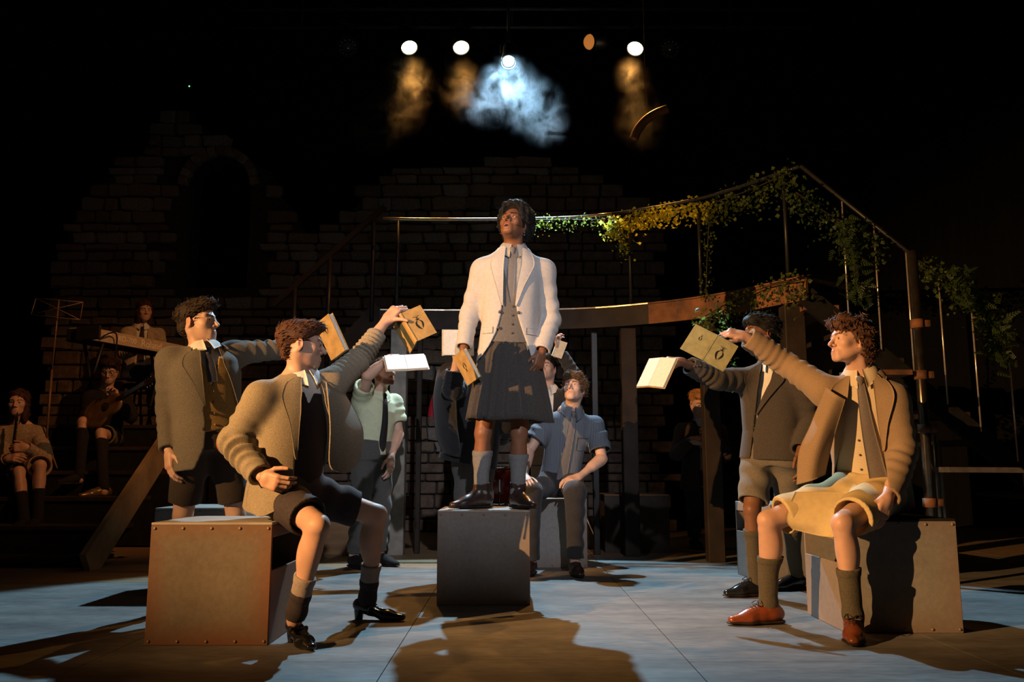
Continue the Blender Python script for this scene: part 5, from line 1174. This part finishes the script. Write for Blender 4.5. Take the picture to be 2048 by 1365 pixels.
# ================================================================== lamps in view, and the side lamp with its added flap
LAMPB = mat('lamp_housing_black', (.012, .012, .012), .5, .2, 20)
def lamp(name, label, pos, aim, r, body_len, lens_mat, lit=None, yoke=True, leds=False, group='stage lanterns on the overhead bars'):
    pos = np.asarray(pos, float); d = norm(np.asarray(aim, float) - pos); t = thing(name, label, 'stage lamp', pos, group)
    P = Part(); v, f = lathe_vf([(r * .55, -body_len), (r * .95, -body_len * .75), (r * 1.08, -body_len * .3), (r * 1.12, .0), (r * 1.12, .03), (r * 1.02, .03), (r * 1.0, .0)], 28, pos, d); P.add(v, f[:-1]); P.build('housing', LAMPB, t, pos, True)
    P = Part(); v, f = lathe_vf([(r * .99, .004), (r * .95, .022), (r * .8, .042), (r * .45, .058), (.0005, .064)], 28, pos, d); P.add(v, f); P.build('lens', lens_mat, t, pos, True)
    s = norm(np.cross(d, (0, 0, 1))); P = Part(); c = pos - d * body_len * .4
    P.tube(smooth_path([c + s * r * 1.25, c + s * r * 1.25 + V(0, 0, r * 1.6), c + V(0, 0, r * 2.2), c - s * r * 1.25 + V(0, 0, r * 1.6), c - s * r * 1.25], 6), .010, 6); P.build('yoke', LAMPB, t, pos, True)
    P = Part(); P.box(c + V(0, 0, r * 2.2 + .05), (.02, .03, .055), None, .005); P.build('hook_clamp', LAMPB, t, pos)
    return t, d
def lamp_light(t, name, d, r, power, color, angle, blend, pos):
    l = bpy.data.lights.new(name, 'SPOT'); l.energy = power; l.color = color; l.spot_size = R(angle); l.spot_blend = blend; l.shadow_soft_size = r
    o = bpy.data.objects.new(name, l); COL.objects.link(o); o.parent = t; o.location = [float(c) for c in d * (.075 + r)]; o.rotation_euler = Vector(d).to_track_quat('-Z', 'Y').to_euler()
WL = [W(818, 93, 9.0), W(922, 93, 9.0), W(1271, 95, 9.0)]
WARM_LENS = glow_mat('warm_lamp_lens', (1.0, .80, .42), 14.0); COOL_LENS = glow_mat('cool_lamp_lens', (.55, .88, 1.0), 16.0)
for p_, lb, aim in zip(WL, ('leftmost lit warm lamp on the overhead bar', 'lit warm lamp second from the left on the overhead bar', 'lit warm lamp on the right of the overhead bar'), ((.3, 6.0, .0), (.2, 6.0, .0), (-.2, 6.0, .0))):
    t, d = lamp('par_lamp', lb, p_, aim, .088, .30, WARM_LENS); lamp_light(t, 'warm_beam', d, .05, 330 if p_[0] < 1 else 480, (1.0, .44, .09), 48 if p_[0] < 1 else 56, 1.0, p_)
BL = W(1017, 121, 8.5)
t, d = lamp('profile_lamp', 'blue-white lamp hung lowest in the middle', BL, (0, 4.35, 0), .062, .42, COOL_LENS); P = Part(); c_ = BL - d * .168 + V(0, 0, .19); P.tube([c_, V(c_[0], c_[1], 6.3), V(c_[0], 9.15, 6.3)], .016, 8); P.build('drop_arm', LAMPB, t, BL, True); lamp_light(t, 'cool_beam', d, .035, 1900, (.40, .74, 1.0), 64, .12, BL)
P = Part(); v, f = lathe_vf([(.078, -.02), (.082, .05), (.076, .05), (.072, -.02)], 28, BL, d); P.add(v, f[:-2]); P.build('lens_ring', mat('bright_steel_ring', (.75, .75, .78), .25, .05, 10, metal=.8), t, BL, True)
KL_ = V(-6.0, -.2, 2.85); kdir = norm(V(1.7, 4.9, 1.45) - KL_); t, d = lamp('boom_lamp', 'side lamp with an added light-blocking flap in the left wing', KL_ - kdir * .13, KL_ + kdir, .075, .3, glow_mat('boom_lamp_lens', (1.0, .6, .25), 3), group='stage lanterns in the wings')
fl_ = [KL_ + (V(x, y, 0) - KL_) * k for x, y, k in ((-4.2, 3.95, .055), (.0, 3.86, .042), (5.5, 3.80, .030))]; dn = [q - V(0, 0, .22) for q in fl_]
P = Part(); P.add(fl_ + dn + [q - kdir * .004 for q in fl_ + dn], [(0, 1, 4, 3), (1, 2, 5, 4), (6, 9, 10, 7), (7, 10, 11, 8), (0, 6, 7, 1), (1, 7, 8, 2), (3, 4, 10, 9), (4, 5, 11, 10)]); P.build('light_block_flap', LAMPB, t, KL_ - kdir * .13)  # unseen flap added to keep the side lamp's light off the front floor
P = Part(); P.tube([KL_ - kdir * .17 + V(0, 0, .28), KL_ - kdir * .17 + V(-.12, 0, .28), V(KL_[0] - kdir[0] * .17 - .12, KL_[1] - kdir[1] * .17, 0)], .024, 8); P.build('boom_pole', LAMPB, t, KL_ - kdir * .13, True)
OFFP = W(1181, 84, 9.0); t, d = lamp('par_lamp', 'lamp turned aside, its amber lens given a faint glow', OFFP, OFFP + V(-.75, -.6, -.3), .085, .28, glow_mat('amber_gel_glow', (.9, .30, .06), .45));  # orange light on this lens is put in as a faint emission
LED = glow_mat('led_emitter_dim', (.5, .45, .4), .03)
for xx, yy, lb in ((695, 92, 'dark LED lamp left of the lit warm lamps'), (1341, 95, 'dark LED lamp right of the lit warm lamps')):
    q = W(xx, yy, 9.0); t, d = lamp('led_lamp', lb, q, (0, 4.5, 0), .105, .26, LAMPB); s = norm(np.cross(d, (0, 0, 1))); u = np.cross(s, d); P = Part()
    for k in range(19):
        rr = .0 if k == 0 else .042 if k < 7 else .08; a = k * 1.047 if k < 7 else k * .5236; v, f = lathe_vf([(.010, 0), (.008, .004), (.001, .006)], 8, q + d * (.065 - rr * .35) + rr * (s * math.cos(a) + u * math.sin(a)), d); P.add(v, f)
    P.build('led_cluster', LED, t, q, True)
for xx, yy0, lb in ((1024, 54, 'overhead lighting bar the lamps hang from'), (1024, 18, 'upper overhead bar above the lamp bar')):
    Y_ = 9.15; c = W(xx, yy0, Y_); g = thing('lighting_bar', lb, 'pipe', c); P = Part(); P.tube([V(-3.2, c[1], c[2]), V(3.4, c[1], c[2])], .024, 12); P.build('tube', mat('dull_bar_pipe', (.10, .09, .085), .5, .2, 10, metal=.5), g, c, True)
    for xx2 in (-2.4, 0, 2.5): P = Part(); P.tube([V(xx2, c[1], c[2]), V(xx2, c[1], 8.0)], .01, 6); P.build('hanger', LAMPB, g, c, True)
a_, b_, m_ = W(1267, 280, 8.2), W(1335, 218, 8.2), W(1292, 240, 8.2)
P = Part(); pts = smooth_path([a_, W(1276, 259, 8.2), m_, W(1312, 227, 8.2), b_], 5); v = []; 
P.tube(pts, .046, 8); P.tube([pts[10], V(pts[10][0], pts[10][1], 7.0)], .004, 5); tag(P.build('curved_rim', mat('copper_hoop', (.42, .17, .05), .5, .2, 20, metal=.2), None, (0, 0, 0), True), 'curved copper-coloured rim lit below the right warm lamp', 'hoop')
for xx, yy, YY, col, nm, lb in ((378, 172, 10.72, (.1, 1, .25), 'green_indicator', 'tiny green indicator light above the stone gable'), (1250, 693, 8.2, (1, .08, .04), 'red_indicator', 'tiny red indicator light under the bridge')):
    q = W(xx, yy, YY); g = thing(nm, lb, 'indicator', q); P = Part(); P.box(q + V(0, .03, 0), (.03, .02, .02), None, .004); P.bar(q + V(0, .04, .0), q + V(0, .30, -.35 if YY > 10 else .1), .015, .015); P.build('case', LAMPB, g, q); v, f = lathe_vf([(.010, 0), (.008, .006), (.001, .009)], 10, q + V(0, .01, 0), (0, -1, 0)); P = Part(); P.add(v, f); P.build('lens', glow_mat(nm + '_glow', col, 3), g, q, True)

# ================================================================== drum behind the middle crate, black bag with cord
DR = mat('dark_red_drum_lacquer', (.16, .008, .012), .25, .2, 10, spec=.5); CHROME = mat('chrome', (.75, .75, .75), .15, .05, 10, metal=1)
for q, r, hgt, lb in ((W(1000, 965, 8.3), .17, .34, 'dark red drum with chrome lugs seen between the legs of the standing man'), (W(985, 1000, 8.55), .26, .30, 'low dark red drum behind the upright drum')):
    zb = .45 if r < .2 else .12; g = thing('drum', lb, 'drum', (q[0], q[1], zb), 'drum kit'); B = V(q[0], q[1], zb)
    v, f = lathe_vf([(r, 0), (r, hgt)], 32, B); P = Part(); P.add(v, f); P.build('shell', DR, g, B, True)
    for z in (0, hgt): v, f = lathe_vf([(r + .002, -.012), (r + .012, -.012), (r + .012, .012), (r + .002, .012)], 32, B + V(0, 0, z)); P = Part(); P.add(v, f[:-2]); P.build('hoop', CHROME, g, B, True)
    for k in range(8): a = k * .785; P = Part(); P.box(B + V((r + .008) * math.cos(a), (r + .008) * math.sin(a), hgt * .5), (.009, .009, .06), None, .003); P.build('lug', CHROME, g, B)
    for k in range(3): a = k * 2.09 + .5; P = Part(); P.tube([B + V(r * math.cos(a), r * math.sin(a), hgt * .4), V(B[0] + (r + .04) * math.cos(a), B[1] + (r + .04) * math.sin(a), .005)], .008, 6); P.build('leg', CHROME, g, B, True)
q = WZ(1186, 1100, 0); g = thing('black_bag', 'small black bag with a pale cord by the plywood crate', 'bag', q); S = Sdf(); S.rbox(q + V(0, .05, .16), (.075, .07, .158), None, .05); v, f = S.mesh(.012); link('bag_body', mesh_from('bag_body', v - q, f), BLACK, g)
P = Part(); P.tube(smooth_path([W(1172, 1035, q[1] - .06), W(1184, 1062, q[1] - .06), W(1193, 1083, q[1] - .06)], 5), .005, 6); P.build('cord', PAGES, g, q, True)

# ================================================================== music stand and keyboard
ms = thing('music_stand', 'folding wire music stand at the far left', 'music stand', W(112, 1000, 8.0)); mb = W(112, 1000, 8.0); WIRE = mat('dull_wire', (.22, .13, .08), .5, .2, 20, metal=.3)
cr = [W(62, 630, 8.0), W(72, 597, 8.05), W(166, 605, 8.05), W(160, 640, 8.0)]
for a, b in ((0, 1), (1, 2), (2, 3), (3, 0), (0, 2), (1, 3)): P = Part(); P.tube([cr[a], cr[b]], .005, 6); P.build('desk_wire', WIRE, ms, mb, True)
for a, b, r in ((W(118, 600, 8.03), W(104, 740, 8.0), .008), (W(104, 740, 8.0), V(W(104, 740, 8.0)[0], 8.0, .85), .011)): P = Part(); P.tube([a, b], r, 8); P.build('pole', WIRE, ms, mb, True)
for e in ((-.2, -.15), (.2, -.15), (0, .2)): P = Part(); c = V(W(104, 740, 8.0)[0], 8.0, 1.05); P.tube([c, V(c[0] + e[0], c[1] + e[1], .78)], .008, 6); P.build('leg', WIRE, ms, mb, True)
KA, KB = W(180, 652, 8.4), W(367, 690, 9.7); KA[2] = KB[2] = 2.18; kd = norm(KB - KA); kn_ = V(kd[1], -kd[0], 0); KL = np.linalg.norm(KB - KA)
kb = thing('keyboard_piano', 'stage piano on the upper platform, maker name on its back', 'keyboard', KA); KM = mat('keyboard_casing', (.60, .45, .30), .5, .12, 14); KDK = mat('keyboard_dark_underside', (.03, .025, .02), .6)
c = (KA + KB) / 2; M = np.stack([kd, -kn_, V(0, 0, 1)], 1)
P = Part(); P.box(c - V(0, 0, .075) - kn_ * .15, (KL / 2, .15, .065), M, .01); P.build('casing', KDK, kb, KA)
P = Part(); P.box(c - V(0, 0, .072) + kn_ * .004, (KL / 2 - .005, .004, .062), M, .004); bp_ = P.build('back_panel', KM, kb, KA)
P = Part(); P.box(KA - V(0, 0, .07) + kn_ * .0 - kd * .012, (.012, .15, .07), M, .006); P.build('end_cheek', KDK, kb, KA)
for k in range(26): P = Part(); P.box(KA + kd * (.06 + k * .05) - kn_ * .23 - V(0, 0, .01), (.022, .07, .012), M); P.build('key', PAGES, kb, KA)
def text(body, o, xd, ud, size, m, name, parent, base, align='LEFT', shear=0):
    cu = bpy.data.curves.new(name, 'FONT'); cu.body = body; cu.size = size; cu.extrude = .0012; cu.align_x = align; cu.shear = shear; ob = bpy.data.objects.new(name, cu); COL.objects.link(ob)
    dg = bpy.context.evaluated_depsgraph_get(); me = bpy.data.meshes.new_from_object(ob.evaluated_get(dg)); bpy.data.objects.remove(ob)
    n = np.cross(xd, ud); co = np.array([v.co[:] for v in me.vertices]); co = co[:, :1] * xd + co[:, 1:2] * ud + co[:, 2:] * n + o - base
    me.vertices.foreach_set('co', co.astype(np.float32).ravel()); me.update(); return link(name, me, m, parent)
LET = mat('silver_lettering', (.95, .85, .62), .4, .05, 10)
fo = lambda t, z: KA + kd * KL * t + kn_ * .0095 + V(0, 0, z)
text('RD-700', fo(.27, -.095), kd, V(0, 0, 1), .082, LET, 'model_lettering', bp_, KA); text('Roland', fo(.51, -.11), kd, V(0, 0, 1), .112, LET, 'maker_lettering', bp_, KA)
P = Part(); P.tube(smooth_path([fo(.08, -.11) + kn_ * .02, fo(.12, -.06) + kn_ * .05, fo(.18, -.03) + kn_ * .06, fo(.22, -.08) + kn_ * .05, fo(.23, -.3) + kn_ * .03], 6), .008, 6); P.build('cable', BLACK, kb, KA, True)
for t in (.04, .075, .15, .19): P = Part(); P.box(fo(t, -.05), (.018, .003, .006), M); P.build('socket_label', LET, bp_, KA)
for t in (.15, .85):
    P = Part(); a = KA + kd * KL * t; P.tube([a - kn_ * .02 - V(0, 0, .14), a - kn_ * .26 - V(0, 0, 2.18 - 1.25)], .018, 8); P.tube([a - kn_ * .26 - V(0, 0, .14), a - kn_ * .02 - V(0, 0, 2.18 - 1.25)], .018, 8); P.build('stand_leg', BLACKM, kb, KA, True)

# ================================================================== drifting theatre smoke in the lamp beams
def smoke(label, blobs, dens, nscale, seed, lo=.42, hi=.75):
    S = Sdf()
    for c, r in blobs: S.ell(c, r, .12)
    v, f = S.mesh(.035); c0 = np.mean([b[0] for b in blobs], 0); o = link('smoke_plume', mesh_from('smoke_plume', v - c0, f), None, None, c0); tag(o, label, 'smoke', 'smoke drifting in the beams', 'stuff')
    m = bpy.data.materials.new('theatre_smoke'); m.use_nodes = True; n, l = m.node_tree.nodes, m.node_tree.links; n.remove(n['Principled BSDF'])
    vs = n.new('ShaderNodeVolumeScatter'); vs.inputs['Color'].default_value = (.95, .95, .95, 1); vs.inputs['Anisotropy'].default_value = .35; l.new(vs.outputs[0], n['Material Output'].inputs['Volume'])
    tc = n.new('ShaderNodeTexCoord'); mp = n.new('ShaderNodeMapping'); mp.inputs['Location'].default_value = (seed * 3.1, seed * 1.7, 0); l.new(tc.outputs['Object'], mp.inputs[0])
    t = noise_node(n, l, nscale, 6, mp.outputs[0]); t.inputs['Distortion'].default_value = 1.2; t.inputs['Roughness'].default_value = .6
    r1 = n.new('ShaderNodeMapRange'); r1.inputs[1].default_value = lo; r1.inputs[2].default_value = hi; l.new(t.outputs[0], r1.inputs[0])
    # density thins out towards the edge of each puff
    acc = None
    for c, r in blobs:
        q = n.new('ShaderNodeMapping'); q.vector_type = 'TEXTURE'; q.inputs['Location'].default_value = [float(x) for x in (c - c0)]; q.inputs['Scale'].default_value = [float(x) for x in r]; l.new(tc.outputs['Object'], q.inputs[0])
        ln = n.new('ShaderNodeVectorMath'); ln.operation = 'LENGTH'; l.new(q.outputs[0], ln.inputs[0]); r2 = n.new('ShaderNodeMapRange'); r2.inputs[1].default_value = 1.0; r2.inputs[2].default_value = .25; r2.interpolation_type = 'SMOOTHERSTEP'; r2.inputs[2].default_value = .0; l.new(ln.outputs['Value'], r2.inputs[0])
        if acc is None: acc = r2.outputs[0]
        else: a = n.new('ShaderNodeMath'); a.operation = 'MAXIMUM'; l.new(acc, a.inputs[0]); l.new(r2.outputs[0], a.inputs[1]); acc = a.outputs[0]
    mu = n.new('ShaderNodeMath'); mu.operation = 'MULTIPLY'; l.new(r1.outputs[0], mu.inputs[0]); l.new(acc, mu.inputs[1]); m2 = n.new('ShaderNodeMath'); m2.operation = 'MULTIPLY'; m2.inputs[1].default_value = dens; l.new(mu.outputs[0], m2.inputs[0]); l.new(m2.outputs[0], vs.inputs['Density'])
    o.data.materials.append(m); return o
smoke('pale blue smoke billowing under the blue-white lamp', [(W(1017, 172, 8.1), V(.40, .5, .34)), (W(975, 205, 7.9), V(.42, .4, .28)), (W(1062, 212, 7.9), V(.44, .4, .34)), (W(1090, 250, 7.8), V(.30, .3, .26))], .24, 4.6, 1, .47, .68)
smoke('amber smoke trailing down under the leftmost warm lamp', [(W(815, 165, 8.6), V(.34, .4, .5)), (W(785, 225, 8.5), V(.42, .35, .34)), (W(745, 268, 8.5), V(.40, .3, .30))], .55, 5.0, 2, .46, .74)
smoke('amber smoke under the second warm lamp', [(W(922, 165, 8.6), V(.30, .35, .50))], .40, 5.0, 3, .46, .74)
smoke('amber smoke under the right warm lamp', [(W(1272, 150, 8.6), V(.28, .3, .40)), (W(1285, 235, 8.5), V(.36, .3, .46))], .30, 5.0, 4, .46, .74)
# ================================================================== musicians in the half dark
CREAM_BLZ = mat('cream_blouse_cloth', (.46, .36, .25), .85, .15, 30, .1, 100); PLUM = mat('dark_patterned_tie', (.06, .03, .035), .7, .4, 60); BLACK_KNIT = mat('black_knit', (.016, .014, .014), .95, .2, 60)
BEIGE = mat('beige_striped_knit', (.36, .27, .19), .95, .2, 50, .2, 120); SLATE = mat('slate_knit_sleeve', (.10, .11, .115), .95, .2, 60); SKIRT_M = mat('olive_grey_skirt', (.17, .145, .09), .9, .2, 30); RED_BROWN = (.06, .025, .015)
def seated(label, base, sp, hair, shirt_m, leg=None, hands=None, sleeves=None, extra=None, face=None):
    p = Person(label, base, sp); p.core(slim=.01, h=.011); p.head(h=.006, brow=(.03, .015, .01), **(face or {}))
    for i, kw in (hands or {}).items(): p.hand(i, h=.0055, elbow=sp['el'][i], forearm=.26, **kw)
    p.body_done(); col, blobs, tuft = hair
    p.hair(blobs, [((0, .115, -.055), (.075, .090, .125))], col, (.005, 60), tuft, .05, (0, -.3, -.8), .25, .008, tr=.005)
    return p
LONG = [((0, -.03, .045), (.092, .110, .088)), ((.055, -.02, -.08), (.04, .06, .13)), ((-.055, -.02, -.08), (.04, .06, .13)), ((0, -.07, -.09), (.08, .045, .14))]
SHORTH = [((0, -.03, .045), (.092, .110, .088)), ((0, .05, .085), (.08, .06, .035))]
# keyboard player
sp = dict(skin=SK_LIGHT, head=W(290, 622, 9.9), hf=(.55, -.82, -.12), neck=W(284, 653, 9.95), sh=(W(255, 668, 9.85), W(318, 668, 10.0)))
sp['pel'] = sp['neck'] - V(.02, -.05, .56); pz = sp['pel']; sp['el'] = (sp['sh'][0] + V(.02, -.12, -.26), sp['sh'][1] + V(.10, -.02, -.27)); sp['wr'] = (sp['el'][0] + V(.18, -.12, .02), sp['el'][1] + V(.10, -.16, .03))
sp['kn'] = (pz + V(.25, -.25, .0), pz + V(.38, -.12, .0)); sp['an'] = (pz + V(.28, -.22, -.42), pz + V(.38, -.08, -.42))
limb_report('key', sp)
p = seated('long-haired keyboard player in cream blazer and dark tie', V(pz[0], pz[1], 1.22), sp, (RED_BROWN, LONG, 300), None, hands={0: dict(d=(.8, -.5, -.1), tv=(.4, .6, .3)), 1: dict(d=(.8, -.5, -.1), tv=(-.4, -.6, .2))})
sh_ = p.shirt(WHITE_SHIRT, h=.010); p.collar(WHITE_SHIRT, parent=sh_); p.tie(PLUM, p.S_shirt, [(0, .93), (0, .75), (.0, .5), (0, .25)], [.016, .026, .034, .036], .014, parent=sh_)
p.jacket(CREAM_BLZ, [(-.3, -.08, .08), (.4, -.05, .05), (1.05, -.06, .06)], hem=-.1, h=.010, fold=(.01, .01)); p.trousers(TROUSER, h=.011)
for i in (0, 1): p.shoe(i, BLACK, (.8, -.6), sp['an'][i][2] - .09, h=.008)
g = thing('stool', 'round black stool under the keyboard player', 'stool', (pz[0], pz[1], 1.217)); B = V(pz[0], pz[1], 1.217); hs = pz[2] - .12 - 1.217
v, f = lathe_vf([(.16, hs - .05), (.17, hs - .03), (.17, hs - .01), (.15, hs)], 20, B); P = Part(); P.add(v, f); P.build('seat', BLACK, g, B, True)
for k in range(4): a = k * 1.571 + .7; P = Part(); P.tube([B + V(.1 * math.cos(a), .1 * math.sin(a), hs - .05), B + V(.18 * math.cos(a), .18 * math.sin(a), 0)], .012, 6); P.build('leg', BLACKM, g, B, True)
# guitarist
sp = dict(skin=SK_LIGHT, head=W(218, 742, 8.42), hf=(.30, -.88, -.36), neck=W(212, 782, 8.5), pel=W(204, 876, 8.55), sh=(W(182, 797, 8.45), W(246, 797, 8.5)), el=(W(170, 845, 8.4), W(262, 835, 8.3)), wr=(W(196, 812, 8.2), W(232, 800, 8.12)),
          kn=(W(166, 845, 8.12), W(202, 868, 8.08)), an=(W(160, 950, 8.0), W(207, 976, 7.82)))
limb_report('gtr', sp)
p = seated('guitarist in black jumper with one knee up on the steps', V(sp['pel'][0], sp['pel'][1], .99), sp, ((.035, .014, .012), SHORTH, 200), None, hands={0: dict(d=(.6, -.3, -.4), tv=(.3, -.5, .6)), 1: dict(d=(-.2, -.2, .95), tv=(-.7, .2, -.1), curl=(40, 50, 30))})
p.shirt(BLACK_KNIT, (1.0, 1.0), h=.010); p.jacket(BLACK_KNIT, [(-.5, .0, .0), (1.05, .0, .0)], hem=-.1, h=.010, jcol=False)
p.shorts(SKIRT_M, (.62, .72), (.105, .10), h=.010)
for i in (0, 1): p.sock(i, BLACK_KNIT, .14, (.060, .050), h=.009)
p.shoe(1, mat('bronze_boot', (.30, .20, .08), .25, .3, 30, metal=.5), (-.6, -.8), sp['an'][1][2] - .09, h=.007); p.shoe(0, BLACK, (-.5, -.85), sp['an'][0][2] - .09, h=.008)
P = Part()
for e in (-1, 1):
    c = p.q(e * .032, .098, .0); pts = [c + p.hS * .026 * math.cos(a) + p.hU * .022 * math.sin(a) for a in np.linspace(0, 6.283, 15)]; P.tube(pts, .0022, 5); P.tube([p.q(e * .056, .095, .004), p.q(e * .078, .0, .004)], .002, 5)
P.build('spectacles', BLACKM, p.root, p.base, True)
# guitar
gb = W(203, 822, 8.10); gd = norm(W(312, 757, 8.0) - gb); gn = norm(V(-.25, -.9, .25)); gn = norm(gn - gd * np.dot(gn, gd)); gs = np.cross(gn, gd); G = thing('guitar', 'acoustic guitar on the lap of the guitarist', 'guitar', gb); M = np.stack([gd, gs, gn], 1)
S = Sdf(); S.ell(gb - gd * .06, (.15, .15, .04), .05, rot=M); S.ell(gb + gd * .13, (.11, .11, .04), .05, rot=M); S.plane(gb + gn * .022, gn); S.plane(gb - gn * .026, -gn); v, f = S.mesh(.009); link('guitar_body', mesh_from('guitar_body', v - gb, f), mat('honey_guitar_top', (.17, .095, .03), .3, .25, 12, spec=.5), G)
v, f = lathe_vf([(.0005, .0225), (.045, .0225), (.045, .024), (.0005, .024)], 20, gb + gd * .06, gn); P = Part(); P.add(v, f); P.build('sound_hole', BLACK, G, gb, True)
P = Part(); P.bar(gb + gd * .2 + gn * .02, gb + gd * .50 + gn * .02, .045, .02, gn); P.build('neck', TIMBER, G, gb); P = Part(); P.bar(gb + gd * .50 + gn * .014, gb + gd * .62 + gn * .01, .06, .016, gn); P.build('headstock', TIMBER, G, gb)
for k in range(6): P = Part(); P.tube([gb + gd * (.52 + .03 * (k % 3)) + gs * (.03 if k < 3 else -.03) + gn * .012, gb + gd * (.52 + .03 * (k % 3)) + gs * (.055 if k < 3 else -.055) + gn * .012], .007, 6); P.build('tuning_peg', CHROME, G, gb, True)
for k in range(6): P = Part(); P.tube([gb - gd * .12 + gs * (.02 - .008 * k) + gn * .032, gb + gd * .52 + gs * (.016 - .0065 * k) + gn * .034], .001, 4); P.build('string', CHROME, G, gb, True)
# clarinettist
sp = dict(skin=SK_LIGHT, head=W(36, 806, 7.95), hf=(.28, -.94, -.05), neck=W(40, 850, 8.02), pel=W(55, 940, 8.12), sh=(W(8, 868, 7.98), W(76, 868, 8.05)), el=(W(2, 925, 7.85), W(92, 920, 7.9)), wr=(W(14, 918, 7.66), W(52, 895, 7.68)),
          kn=(W(38, 945, 7.66), W(80, 932, 7.66)), an=(W(48, 1040, 7.55), W(75, 1038, 7.60)))
limb_report('cla', sp)
p = seated('clarinet player in beige knit seated at the far left of the steps', V(sp['pel'][0], sp['pel'][1], .76), sp, (RED_BROWN, LONG, 300), None, hands={0: dict(d=(.7, -.2, .1), tv=(.1, .3, .8), curl=(35, 40, 25)), 1: dict(d=(-.8, -.25, -.05), tv=(.0, .3, .9), curl=(35, 40, 25))})
p.shirt(BEIGE, (1.0, .55), h=.010); o_ = p.jacket(BEIGE, [(-.5, .0, .0), (1.05, .0, .0)], hem=-.08, h=.010, jcol=False, fold=(.012, .012))
S = Sdf(); S.cone(sp['sh'][1] * .45 + sp['el'][1] * .55, sp['sh'][1] * .05 + sp['el'][1] * .95, .076, .070, cut0=True, cut1=True); p.sdf('sleeve_band', S, .008, SLATE, o_)
p.shorts(BEIGE, (.9, .9), (.11, .10), h=.010, name='skirt')
for i in (0, 1): p.sock(i, BLACK_KNIT, .45, (.056, .048), h=.009); p.shoe(i, BLACK, (.1, -.95), sp['an'][i][2] - .09, h=.008)
ca, cb = W(35, 826, 7.82), W(21, 945, 7.62); cd_ = norm(cb - ca); CL = thing('clarinet', 'black clarinet with silver keys at the far left', 'clarinet', ca); L = np.linalg.norm(cb - ca)
for t0, t1, r0, r1, nm in ((0, .1, .006, .010, 'mouthpiece'), (.1, .9, .013, .015, 'tube'), (.9, 1.0, .016, .034, 'bell')): P = Part(); P.tube([ca + cd_ * L * t0, ca + cd_ * L * (t0 + t1) / 2, ca + cd_ * L * t1], [r0, (r0 + r1) / 2, r1], 10); P.build(nm, BLACKM, CL, ca, True)
for k in range(12): P = Part(); a = ca + cd_ * L * (.15 + .06 * k) + V(.012, -.012, 0); P.tube([a, a + cd_ * .02 + V(.004, -.004, 0)], .005, 6); P.build('key', CHROME, CL, ca, True)
# violinist under the bridge
sp = dict(skin=SK_LIGHT, head=W(1398, 806, 8.5), hf=(.15, -.9, -.42), neck=W(1402, 845, 8.58), pel=W(1402, 958, 8.6), sh=(W(1365, 862, 8.55), W(1440, 862, 8.58)), el=(W(1352, 910, 8.45), W(1452, 912, 8.45)), wr=(W(1382, 880, 8.28), W(1428, 870, 8.28)),
          kn=(W(1388, 1020, 8.55), W(1418, 1020, 8.55)), an=(V(1.8, 8.65, .1), V(1.98, 8.65, .1)))
p = seated('dim ginger-haired musician with a bow under the bridge', V(sp['pel'][0], 8.6, 0), sp, ((.42, .19, .06), SHORTH, 250), None, hands={0: dict(d=(.8, -.3, -.2), tv=(.2, .4, .8), curl=(40, 50, 30)), 1: dict(d=(-.6, -.3, .3), tv=(-.1, .3, .9), curl=(40, 50, 30))})
sh_ = p.shirt(BEIGE, h=.012); p.collar(WHITE_SHIRT, parent=sh_); p.jacket(SHORT_BROWN, [(-.5, -.05, .05), (.4, -.05, .05), (1.05, -.06, .06)], hem=-.2, h=.012); p.trousers(TROUSER, h=.012)
for i in (0, 1): p.shoe(i, BLACK, (.1, -.95), 0, h=.009)
a, b = W(1372, 877, 8.22), W(1427, 893, 8.2); g = thing('violin_bow', 'thin bow held by the dim musician under the bridge', 'bow', a); P = Part(); P.tube([a, b], .006, 6); P.build('stick', RAIL_M, g, a, True); P = Part(); P.tube([a - V(0, 0, .016), b - V(0, 0, .014)], .003, 5); P.build('hair', PAGES, g, a, True); P = Part(); P.box(a + norm(b - a) * .03 - V(0, 0, .008), (.02, .006, .008)); P.build('frog', BLACKM, g, a)
spot('under_bridge_lamp', (1.75, 8.35, 2.0), (1.85, 8.5, 1.4), 1.2, (1.0, .45, .12), 60, .8, .03)
print('SCRIPT', round(time.time() - T0, 1), 's')
